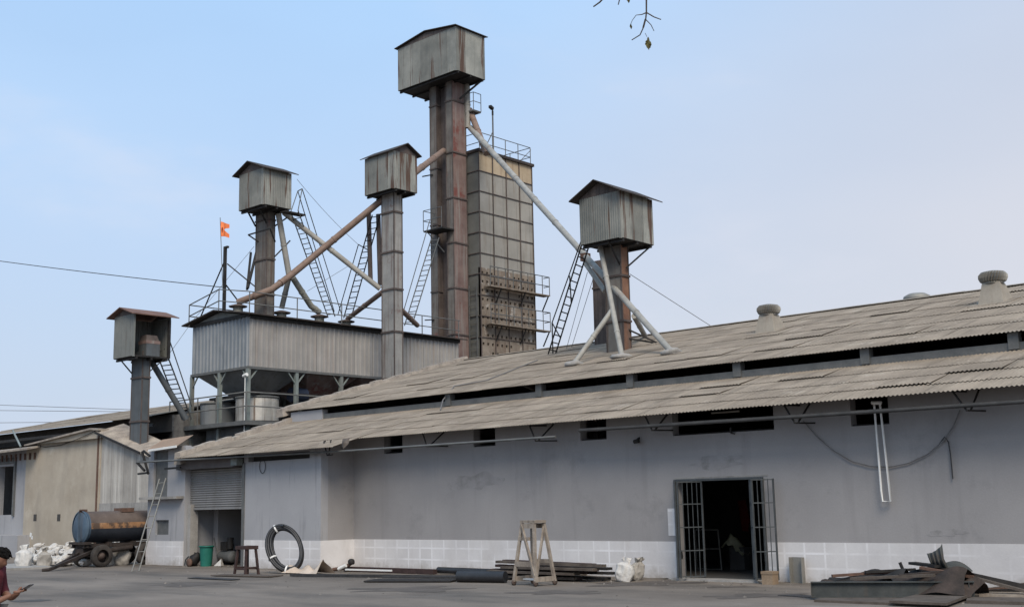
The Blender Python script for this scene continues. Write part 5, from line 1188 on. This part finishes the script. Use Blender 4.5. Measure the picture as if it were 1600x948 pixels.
for i in range(9):
    for j in range(7):
        u, v = i/8-.5, j/6-.5; vs.append(V((c.x+.08+u*.55, c.y-.1+v*.5, .62+.26*math.exp(-((u+.2)**2+v*v)*9)-.45*max(0, u-.05)-.3*max(0, -u-.3)+.04*math.sin(u*19+v*13))))
for i in range(8):
    for j in range(6): fs.append((i*7+j, (i+1)*7+j, (i+1)*7+j+1, i*7+j+1))
solo('cloth', mb.add(vs, fs, True), 'olive', 'rumpled olive cloth thrown over the pedestal inside the gate', 'cloth', (c.x, c.y, .6))
c = onY(1160, 805, 26.5); solo('hanging_cloth', MB().add([c+V((-.12, 0, .38)), c+V((.1, .03, .4)), c+V((.16, .08, -.1)), c+V((.14, 0, -.4)), c+V((-.05, .04, -.38)), c+V((-.06, .08, .0))], [(0, 1, 5), (1, 2, 5), (2, 3, 5), (3, 4, 5), (4, 0, 5)], True), 'red', 'dark red cloth hanging inside the gate', 'cloth', c)

# scrap heap at the right
GP = 'scrap metal and boards heaped at the right'
pa, pb = onZ(1268, 936), onZ(1524, 936)
d = (pb-pa).normalized(); nn = V((-d.y, d.x, 0)); hI = .26
mb = MB()
for z in (.04, .04+hI-.016): mb.hexa([pa+nn*-.07+V((0, 0, z)), pb+nn*-.07+V((0, 0, z)), pb+nn*.07+V((0, 0, z)), pa+nn*.07+V((0, 0, z))], [pa+nn*-.07+V((0, 0, z+.016)), pb+nn*-.07+V((0, 0, z+.016)), pb+nn*.07+V((0, 0, z+.016)), pa+nn*.07+V((0, 0, z+.016))])
mb.hexa([pa+nn*-.006+V((0, 0, .055)), pb+nn*-.006+V((0, 0, .055)), pb+nn*.006+V((0, 0, .055)), pa+nn*.006+V((0, 0, .055))], [pa+nn*-.006+V((0, 0, .284)), pb+nn*-.006+V((0, 0, .284)), pb+nn*.006+V((0, 0, .284)), pa+nn*.006+V((0, 0, .284))])
for k in (.0, .965): q = pa.lerp(pb, k); mb.hexa([q+nn*-.068+V((0, 0, .057)), q+d*.012+nn*-.068+V((0, 0, .057)), q+d*.012+nn*-.007+V((0, 0, .057)), q+nn*-.007+V((0, 0, .057))], [q+nn*-.068+V((0, 0, .283)), q+d*.012+nn*-.068+V((0, 0, .283)), q+d*.012+nn*-.007+V((0, 0, .283)), q+nn*-.007+V((0, 0, .283))])
solo('steel_beam', mb, 'beam_steel', 'grey steel I-beam lying along the front of the scrap heap', 'steel beam', pa, GP)
def plate(label, pts, z, th, mt, nm='scrap_sheet', cat='metal sheet'):
    P = [onZ(*q) for q in pts]; n = len(P); zz = z if isinstance(z, (list, tuple)) else [z]*n
    A = [p+V((0, 0, h)) for p, h in zip(P, zz)]; B = [p+V((0, 0, th)) for p in A]
    return solo(nm, MB().add(A+B, [tuple(range(n))[::-1], tuple(range(n, 2*n))]+[(i, (i+1) % n, (i+1) % n+n, i+n) for i in range(n)]), mt, label, cat, P[0], GP)
plate('weathered board lying on the ground in front of the I-beam', [(1272, 940), (1470, 948), (1500, 938), (1290, 935)], .0, .04, 'plank', 'board', 'board')
plate('second long board at the front right of the heap', [(1390, 946), (1480, 950), (1516, 936), (1440, 934)], .045, .04, 'plank', 'board', 'board')
plate('pale plank on the ground at the right end of the heap', [(1510, 942), (1640, 946), (1640, 938), (1512, 936)], .0, .05, 'plank', 'board', 'board')
plate('upper plank on the ground right of the I-beam', [(1530, 934), (1640, 936), (1640, 929), (1535, 928)], .02, .05, 'wood', 'board', 'board')
plate('dark thin strip on the ground left of the I-beam', [(1215, 930), (1268, 934), (1290, 932), (1245, 929)], .0, .015, 'greybar')
GX = lambda px, py, y: onY(px, py, y)
def poly3(label, pts, mt, nm='scrap_sheet', cat='metal sheet', th=.02):
    A = [onY(px, py, y) for px, py, y in pts]; n = len(A); off = V((.01, th, .01)); B = [p+off for p in A]
    return solo(nm, MB().add(A+B, [tuple(range(n))[::-1], tuple(range(n, 2*n))]+[(i, (i+1) % n, (i+1) % n+n, i+n) for i in range(n)]), mt, label, cat, A[0], GP)
# a filled heap behind the beam so nothing floats
hp = MB(); 
for i in range(8):
    px = 1315+i*26; q = onZ(px, 928); hp.beam(q+V((-.5, rg.uniform(-.1, .2), .14+.03*(i % 3))), q+V((.7, rg.uniform(-.1, .3), .24+.05*(i % 4))), .3, .05)
def crumple(label, x0, x1, ytop0, ytop1, Y, depth, seed, mt):
    rg_ = random.Random(seed); n, m_ = 18, 9; vs = []; fs = []; ph = [rg_.uniform(0, 6.3) for _ in range(6)]
    A = onY(x0, ytop0, Y); Bq = onY(x1, ytop1, Y)
    for i in range(n+1):
        u = i/n; base = A.lerp(Bq, u)
        for j in range(m_+1):
            v = j/m_
            z = base.z*(1-.75*abs(v-.45)*2)+.05*math.sin(5*u+ph[0]+3*v)+.035*math.sin(11*u+ph[1]-5*v)-.05*math.exp(-u*12)-.05*math.exp(-(1-u)*12)
            vs.append(V((base.x+.05*math.sin(v*7+ph[2]), base.y+(v-.5)*depth+.06*math.sin(6*u+ph[3]), max(.02, z))))
    for i in range(n):
        for j in range(m_): fs.append((i*(m_+1)+j, (i+1)*(m_+1)+j, (i+1)*(m_+1)+j+1, i*(m_+1)+j+1))
    solo('scrap_sheet', MB().add(vs, fs, False), mt, label, 'metal sheet', (A.x, Y, 0), GP)
for args in (
    ('long black crumpled sheet along the left half of the scrap heap', 1292, 1412, 900, 889, 20.3, 1.0, 1, 'darksteel'),
    ('black sheet with a pointed end lying uppermost on the left of the heap', 1332, 1446, 895, 886, 20.7, .8, 2, 'darksteel'),
    ('rusty sheet tucked right behind the left end of the I-beam', 1290, 1395, 904, 899, 19.8, .5, 3, 'scraprust'),
    ('rusty crumpled plate in the middle of the scrap heap', 1400, 1515, 897, 888, 20.1, .8, 4, 'scraprust'),
    ('brown crumpled sheet on top of the right half of the heap', 1420, 1490, 892, 880, 20.5, .8, 5, 'scraprust'),
    ('dark sheet under the upright bent sheet', 1440, 1512, 886, 884, 20.8, .9, 6, 'darksteel'),
    ('dusty brown sheet slumped at the right shoulder of the heap', 1470, 1535, 893, 908, 20.3, .9, 7, 'scraprust')): crumple(*args)
for k_i, (x0_, y0_, Y0_, x1_, y1_, Y1_, w_, mt_, lb_) in enumerate((
    (1300, 899, 19.9, 1392, 893, 20.6, .10, 'rust', 'rusty flat bar lying across the black crumpled sheets'),
    (1352, 893, 20.2, 1430, 889, 20.9, .07, 'darksteel', 'thin black angle bar on the left half of the heap'),
    (1405, 899, 19.7, 1500, 890, 20.4, .12, 'scraprust', 'dark slat laid over the rusty plate in the heap'),
    (1438, 886, 20.2, 1522, 901, 20.2, .09, 'rust', 'rusty bar sloping over the right shoulder of the heap'),
    (1330, 903, 19.6, 1460, 898, 19.8, .14, 'plank', 'dull board end showing just above the I-beam'),
    (1425, 879, 20.6, 1466, 884, 20.3, .16, 'darksteel', 'short black plate propped below the upright bent sheet'))):
    solo('scrap_bar', MB().beam(onY(x0_, y0_, Y0_), onY(x1_, y1_, Y1_), w_, .045), mt_, lb_, 'metal bar', onY(x0_, y0_, Y0_), GP)
# bent corrugated sheet sticking up
mb = MB(); vs = []; fs = []; n = 14
for i in range(n+1):
    t = i/n; h = .018*math.sin(t*24)
    a = onY(1448+24*t, 862-14*t*t+2, 20.4); b = onY(1458+28*t, 889+4*t, 20.5); mid = a.lerp(b, .5)+V((.04, -.10-.1*t, 0))
    for q, w_ in ((a, 0), (mid, 1), (b, 0)): vs.append(q+V((h, -h*2, 0)))
vs[-3] = onY(1472, 848, 20.5)
for i in range(n):
    for k in range(2): fs.append((i*3+k, (i+1)*3+k, (i+1)*3+k+1, i*3+k+1))
solo('bent_sheet', mb.add(vs, fs, True), 'beam_steel', 'bent corrugated sheet curling upright on top of the scrap heap', 'metal sheet', onY(1460, 890, 20.4), GP)
mb = MB(); vs = []; fs = []; n = 12
for i in range(n+1):
    t = i/n; a = onY(1462+42*t, 884+2*t+12*t*t-5*math.sin(3.1*t), 20.5)
    vs += [a+V((0, -.1, -.02)), a+V((.05, .35, .05))]
for i in range(n): fs.append((2*i, 2*i+2, 2*i+3, 2*i+1))
solo('bent_sheet', mb.add(vs, fs, True), 'beam_steel', 'curved grey sheet arching below the upright bent sheet', 'metal sheet', onY(1480, 892, 20.5), GP)
wire_o = solo('scrap_bar', MB().beam(onY(1497, 893, 20.6), onY(1625, 921, 21.2), .07, .08), 'darksteel', 'long dark bar sloping from the heap down to the right edge', 'steel bar', onY(1497, 893, 20.6), GP)
solo('scrap_bar', MB().beam(onY(1504, 897, 20.5), onY(1610, 925, 20.7), .16, .04), 'plank', 'brown slat sloping beneath the long dark bar', 'slat', onY(1504, 897, 20.5), GP)
solo('scrap_bar', MB().beam(onY(1406, 878, 20.4), onY(1414, 897, 20.4), .05, .04), 'darksteel', 'short dark bar poking upright out of the scrap heap', 'steel bar', onY(1411, 895, 20.4), GP)
for i in range(5):
    q = onZ(1530+i*14, 930-i*1.5); 
    solo('scrap_bar', MB().beam(q+V((-.3, .1*i, .05)), q+V((.6, .25, .10+.03*i)), .08, .05), 'rust' if i % 2 else 'plank', 'rusty offcut in the tangle right of the I-beam, %s' % ['closest to the beam', 'second from the beam', 'in the middle of the tangle', 'second from the right edge', 'nearest the right edge'][i], 'steel bar', q, GP)

# ================================================================== DIRT AND LITTER
db = MB(); rg = random.Random(21)
def dirt(x0, x1, y, w):
    n = int((x1-x0)/.18); vs = []; fs = []
    for i in range(n+1):
        x = x0+(x1-x0)*i/n; ww = w*(.45+.9*abs(mnoise.noise(V((x*.9, 3, 0))))+.3*rg.random()); hh = .012+.03*abs(mnoise.noise(V((x*1.3, 9, 0))))
        vs += [V((x, y, hh)), V((x, y-ww*.5, hh*.5+.006)), V((x, y-ww, .001))]
    for i in range(n):
        for k in range(2): fs.append((i*3+k, i*3+3+k, i*3+4+k, i*3+1+k))
    db.add(vs, fs, True)
dirt(XJ+.1, DX0-.3, YW-.012, .4); dirt(DX1+.3, 2.5, YW-.012, .45); dirt(sx1+.1, XJ, YB-.012, .3); dirt(ax0, ax1, YA-.014, .25)
prop(build('wall_foot_dirt', db, grunge('blown_dirt', (.10, .086, .072), (.17, .148, .125), 3, .95, fine=.3)), 'blown dirt gathered along the foot of the walls', 'dirt', None, 'stuff')
lt = MB()
for i in range(900):
    if i < 520: p = V((rg.uniform(-33, 0), 22.0-abs(rg.gauss(0, 1.3)), 0))
    else: p = V((rg.uniform(-34, -3), rg.uniform(9, 21.5), 0))
    s_ = rg.choice([.012, .018, .025, .04])*rg.uniform(.7, 1.3); a_ = rg.uniform(0, 6.28)
    e1 = V((math.cos(a_), math.sin(a_), 0))*s_; e2 = V((-math.sin(a_), math.cos(a_), 0))*s_*rg.uniform(.4, .9); hz = V((0, 0, s_*rg.uniform(.3, .8)))
    lt.add([p+e1, p+e2, p-e1, p-e2, p+hz], [(0, 1, 4), (1, 2, 4), (2, 3, 4), (3, 0, 4)])
prop(build('yard_litter', lt, grunge('grit', (.05, .045, .04), (.24, .215, .19), 6, .95, fine=.3)), 'loose grit and chips scattered over the yard', 'litter', None, 'stuff')

# ================================================================== PERSON
d = ray(-5, 859).normalized(); hp_ = CAM+d*13.0
ang = math.atan2(.66, .75)          # facing to the right of the photo
fx = V((math.cos(ang-.15), math.sin(ang-.15), 0)); sd_ = V((fx.y, -fx.x, 0))   # forward, right side
HT = hp_.z; k_ = HT/1.52              # crown of the bowed head at 1.52 for an adult
root = V((hp_.x, hp_.y, 0))-fx*.10*k_
def Q(f, s, z): return root+(fx*f+sd_*s+V((0, 0, z)))*k_
def skin_mesh(name, verts, edges, radii, mt, parent=None, sub=2, rootv=0):
    base = LOC[parent] if parent is not None else V((root.x, root.y, 0))
    me = bpy.data.meshes.new(name); me.from_pydata([tuple(v-base) for v in verts], edges, []); me.update()
    o = bpy.data.objects.new(name, me); col.objects.link(o); o.data.materials.append(M[mt])
    sk = o.modifiers.new('skin', 'SKIN'); sk.use_smooth_shade = True
    lay = me.skin_vertices[0].data if me.skin_vertices else None
    if lay is None:
        bm = bmesh.new(); bm.from_mesh(me); bm.verts.layers.skin.verify(); bm.to_mesh(me); bm.free(); lay = me.skin_vertices[0].data
    for i, r in enumerate(radii): lay[i].radius = (r*k_, r*k_) if not isinstance(r, tuple) else (r[0]*k_, r[1]*k_)
    lay[rootv].use_root = True
    ss = o.modifiers.new('sub', 'SUBSURF'); ss.levels = sub; ss.render_levels = sub
    dg = bpy.context.evaluated_depsgraph_get(); ev = o.evaluated_get(dg); nm = bpy.data.meshes.new_from_object(ev)
    bpy.data.objects.remove(o); nm.name = name
    for p in nm.polygons: p.use_smooth = True
    return nm, base
def mesh_mb(nm, base):
    mb = MB(); mb.v = [v.co+base for v in nm.vertices]; mb.f = [list(p.vertices) for p in nm.polygons]; mb.sm = [True]*len(mb.f); return mb
# body: pelvis, spine, neck, arms, legs
bv = [Q(0, 0, .90), Q(0, 0, 1.05), Q(.02, 0, 1.22), Q(.03, 0, 1.34), Q(.07, 0, 1.40),
      Q(.03, .16, 1.32), Q(.05, .21, 1.08), Q(.22, .17, .98), Q(.37, .10, 1.06),
      Q(.03, -.16, 1.32), Q(.05, -.21, 1.08), Q(.20, -.16, 1.0), Q(.34, -.07, 1.07),
      Q(0, .09, .84), Q(.02, .10, .46), Q(-.01, .10, .09), Q(.12, .11, .045),
      Q(0, -.09, .84), Q(-.04, -.10, .46), Q(-.07, -.10, .09), Q(.06, -.11, .045)]
be = [(0, 1), (1, 2), (2, 3), (3, 4), (3, 5), (5, 6), (6, 7), (7, 8), (3, 9), (9, 10), (10, 11), (11, 12), (0, 13), (13, 14), (14, 15), (15, 16), (0, 17), (17, 18), (18, 19), (19, 20)]
br = [.13, .12, .14, .09, .055, .06, .045, .038, .026, .06, .045, .038, .026, .085, .055, .04, .035, .085, .055, .04, .035]
nm, base = skin_mesh('body', bv, be, br, 'skin')
body = mesh_mb(nm, base)
# head: bowed, facing fx, built as a shaped ovoid with nose, brow, chin and ears
tl = R(28); hc = Q(.13, 0, 1.43)
hf = (fx*math.cos(tl)-V((0, 0, 1))*math.sin(tl)); hu = (fx*math.sin(tl)+V((0, 0, 1))*math.cos(tl))
def HP(f, s, u): return hc+(hf*f+sd_*s+hu*u)*k_
def head_shape(scale=1.0, hair=False):
    n, m_ = 28, 20; vs = []; fs = []
    for i in range(m_+1):
        th = math.pi*i/m_
        for j in range(n):
            a = 2*math.pi*j/n; x, y, z = math.sin(th)*math.cos(a), math.sin(th)*math.sin(a), math.cos(th)
            f, s_, u = x*.095, y*.074, z*.115
            if z < 0:
                tp_ = 1+.38*z; s_ *= tp_; f = f*(1+.18*z)+.012*(-z)*(x > 0)
            if x > .2:
                f += .020*math.exp(-((y/.16)**2)-(((z+.12)/.16)**2))*1.5      # nose
                f -= .012*math.exp(-(((abs(y)-.38)/.16)**2)-(((z-.10)/.12)**2))  # eye sockets
                f += .007*math.exp(-((y/.3)**2)-(((z+.48)/.10)**2))              # lips
                f += .008*math.exp(-((y/.3)**2)-(((z+.85)/.2)**2))               # chin
            vs.append(HP(f*scale, s_*scale, u*scale))
    for i in range(m_):
        for j in range(n): fs.append((i*n+j, (i+1)*n+j, (i+1)*n+(j+1) % n, i*n+(j+1) % n))
    return vs, fs
vs, fs = head_shape(); body.add(vs, fs, True)
for s in (-1, 1): body.blob(HP(-.005, s*.076, -.01), .014, .008, .03, 1, n=8, m=6, amp=0)
body.tube([Q(.05, 0, 1.33), HP(-.02, 0, -.06)], .052*k_, 12)
# hands with five fingers, curled under a phone
ph_c = Q(.47, .02, 1.115)
for s, wr, el in ((1, bv[8], bv[7]), (-1, bv[12], bv[11])):
    d0 = (ph_c-wr).normalized(); pc = wr+d0*.055*k_
    body.blob(pc, .042*k_, .036*k_, .018*k_, 2, n=10, m=6, amp=.05, rot=math.atan2(d0.y, d0.x))
    lat = d0.cross(V((0, 0, 1))).normalized()
    for q, (o_, L_) in enumerate(((-.028, .058), (-.010, .068), (.010, .064), (.027, .050))):
        b0 = pc+d0*.03*k_+lat*o_*k_; body.tube([pc+lat*o_*.6*k_, b0, b0+d0*L_*.5*k_+V((0, 0, -.012*k_)), b0+d0*L_*.85*k_+V((0, 0, .012*k_))], [.009*k_, .009*k_, .0085*k_, .006*k_], 7)
    b0 = pc+lat*-s*.03*k_; body.tube([pc, b0, b0+d0*.03*k_+V((0, 0, .022*k_)), b0+d0*.05*k_+V((0, 0, .028*k_))], [.011*k_, .011*k_, .010*k_, .007*k_], 7)
per = build('person', body, 'skin', None, (root.x, root.y, 0)); prop(per, 'person in a maroon shirt looking down at a phone at the left edge', 'person')
# hair cap
vs, fs = head_shape(1.09); hv = []
for v in vs:
    q = (v-hc)/k_; f, u = q.dot(hf), q.dot(hu); s_ = q.dot(sd_)
    lim = .045 if f > .03 else (-.02 if f > -.02 else -.075)
    if u < lim: q = q*.86
    else: q = q+hu*.006+hf*(-.004)
    if f > .03 and u > .05: q = q+hf*.012+hu*.006*math.sin(s_*90)
    hv.append(hc+q*k_)
hb_ = MB().add(hv, fs, True); rg = random.Random(3)
for i in range(46):
    a = rg.uniform(-1.9, 1.9); e = rg.uniform(.5, 1.35); f, s_, u = .098*math.cos(a)*math.cos(e), .078*math.sin(a)*math.cos(e), .118*math.sin(e)
    b0 = HP(f, s_, u); hb_.tube([b0, HP(f*1.16+.012, s_*1.15, u*1.1+.006), HP(f*1.25+.03, s_*1.2, u*1.12-.004)], [.016*k_, .011*k_, .003*k_], 5)
build('hair', hb_, 'hair', per)
# shirt: trunk and sleeves
sv = [Q(0, 0, .80), Q(0, 0, .92), Q(0, 0, 1.06), Q(.02, 0, 1.22), Q(.03, 0, 1.33), Q(.03, .165, 1.325), Q(.05, .213, 1.09), Q(.12, .195, 1.03), Q(.03, -.165, 1.325), Q(.05, -.213, 1.09), Q(.12, -.195, 1.03), Q(.055, 0, 1.375)]
nm, base = skin_mesh('shirt', sv, [(0, 1), (1, 2), (2, 3), (3, 4), (4, 5), (5, 6), (6, 7), (4, 8), (8, 9), (9, 10), (4, 11)], [(.15, .17), (.145, .165), (.135, .155), (.15, .165), .105, .078, .064, .058, .078, .064, .058, .066], 'shirt')
build('shirt', mesh_mb(nm, base), 'shirt', per)
tv = [Q(0, 0, .90), Q(0, .09, .84), Q(.02, .10, .46), Q(-.01, .10, .10), Q(0, -.09, .84), Q(-.04, -.10, .46), Q(-.07, -.10, .10)]
nm, base = skin_mesh('trousers', tv, [(0, 1), (1, 2), (2, 3), (0, 4), (4, 5), (5, 6)], [.145, .10, .072, .065, .10, .072, .065], 'trouser')
build('trousers', mesh_mb(nm, base), 'trouser', per)
for s, i in ((1, 15), (-1, 19)): build('shoe', MB().blob(Q(.06 if s > 0 else 0, s*.105, .04), .13*k_, .05*k_, .045*k_, 5, amp=.05, rot=math.atan2(fx.y, fx.x)), 'rubber', per)
lat = sd_; pf = (fx*.8+V((0, 0, .45))).normalized(); pn = lat.cross(pf).normalized()
mb = MB().hexa([ph_c-lat*.037-pf*.075-pn*.004, ph_c+lat*.037-pf*.075-pn*.004, ph_c+lat*.037+pf*.075-pn*.004, ph_c-lat*.037+pf*.075-pn*.004], [ph_c-lat*.037-pf*.075+pn*.004, ph_c+lat*.037-pf*.075+pn*.004, ph_c+lat*.037+pf*.075+pn*.004, ph_c-lat*.037+pf*.075+pn*.004])
solo('phone', mb, 'phone', 'dark smartphone held in the person\'s hands', 'phone', ph_c)

# ================================================================== TREE whose twigs hang into the top of the picture
dT = 7.0
def TP(px, py, dist=dT): return CAM+ray(px, py).normalized()*dist
tw = TP(1008, -40)
tb = V((1.9, 6.6, 0))
tree = thing('tree', 'bare tree twigs with a few dry leaves hanging into the top of the picture', 'tree', tb)
build('trunk', MB().tube([tb, tb+V((.05, -.05, 1.6)), tb+V((-.1, .05, 3.4)), tb+V((-.3, .1, 5.4)), tb+V((-.5, .1, 7.4))], [.2, .16, .14, .10, .05], 10), 'bark', tree)
l1 = TP(1250, -230, 7.0)
build('limb', MB().tube([tb+V((-.25, .1, 4.9)), l1.lerp(tb+V((-.3, .1, 5.4)), .5)+V((0, 0, .35)), l1, TP(1060, -130), tw], [.07, .05, .035, .018, .010], 7), 'bark', tree)
build('limb', MB().tube([tb+V((-.3, .1, 5.4)), tb+V((1.0, .6, 6.4)), tb+V((1.8, .9, 6.8))], [.06, .035, .012], 7), 'bark', tree)
build('limb', MB().tube([tb+V((-.4, .1, 6.3)), tb+V((-.1, -1.0, 7.2)), tb+V((.1, -1.8, 7.5))], [.05, .03, .01], 7), 'bark', tree)
def twig(pts, r0_=.006, r1_=.003):
    P = [TP(*q) for q in pts]; n = len(P); build('twig', MB().tube(P, [r0_+(r1_-r0_)*i/(n-1) for i in range(n)], 5), 'bark', tree)
twig([(1008, -40), (1010, 0), (1010, 20), (1009, 30), (1006, 42), (1000, 55), (987, 63)], .0055, .003)
twig([(1010, 20), (1003, 23), (994, 24)], .004, .002); twig([(994, 24), (988, 32), (986, 37)], .002, .0015)
twig([(1010, 20), (1022, 27), (1033, 31)], .004, .003); twig([(1009, 31), (1017, 39), (1022, 49)], .003, .002); twig([(1008, 30), (1004, 44)], .003, .002)
twig([(1060, -130), (975, -40), (945, -5), (937, 4), (927, 11)], .007, .004)
twig([(975, -40), (970, -8), (966, 8)], .005, .003); twig([(1008, 52), (1011, 58)], .0015, .0015)
def leafm(c, w, h, tilt):
    A = TP(*c); S = rt*.00054*dT; U_ = up*.00054*dT; vs = [];
    out_ = [(0, 1), (.35, .75), (.4, .5), (.75, .35), (.95, -.1), (.7, -.35), (.75, -.5), (.35, -.7), (.2, -1), (-.1, -.85), (-.5, -.6), (-.55, -.45), (-.85, -.1), (-.7, .1), (-.75, .3), (-.35, .5), (-.3, .8)]
    vs = [A+S*(x*w)+U_*(y*h)+fwd*(.012*math.sin(x*3)+.015*abs(x)) for x, y in out_]; vs.append(A+fwd*.0)
    n = len(out_); fs = [(i, (i+1) % n, n) for i in range(n)]
    build('leaf', MB().add(vs, fs), 'leaf', tree)
leafm((1013, 68), 6, 10, 0); leafm((986, 41), 2.5, 5, 0); leafm((982, 0), 3, 5, 0)
for i in range(40):
    q = tb+V((rng.uniform(-.8, 2.0), rng.uniform(-2, 1.2), rng.uniform(6.4, 7.8)))
    s_ = .05; a = rng.uniform(0, 6.28); e1 = V((math.cos(a), math.sin(a), rng.uniform(-.5, .5)))*s_; e2 = V((-math.sin(a), math.cos(a), -.4))*s_*1.6
    build('leaf', MB().add([q, q+e1+e2, q+e2*2, q-e1+e2], [(0, 1, 2, 3)]), 'leaf', tree)
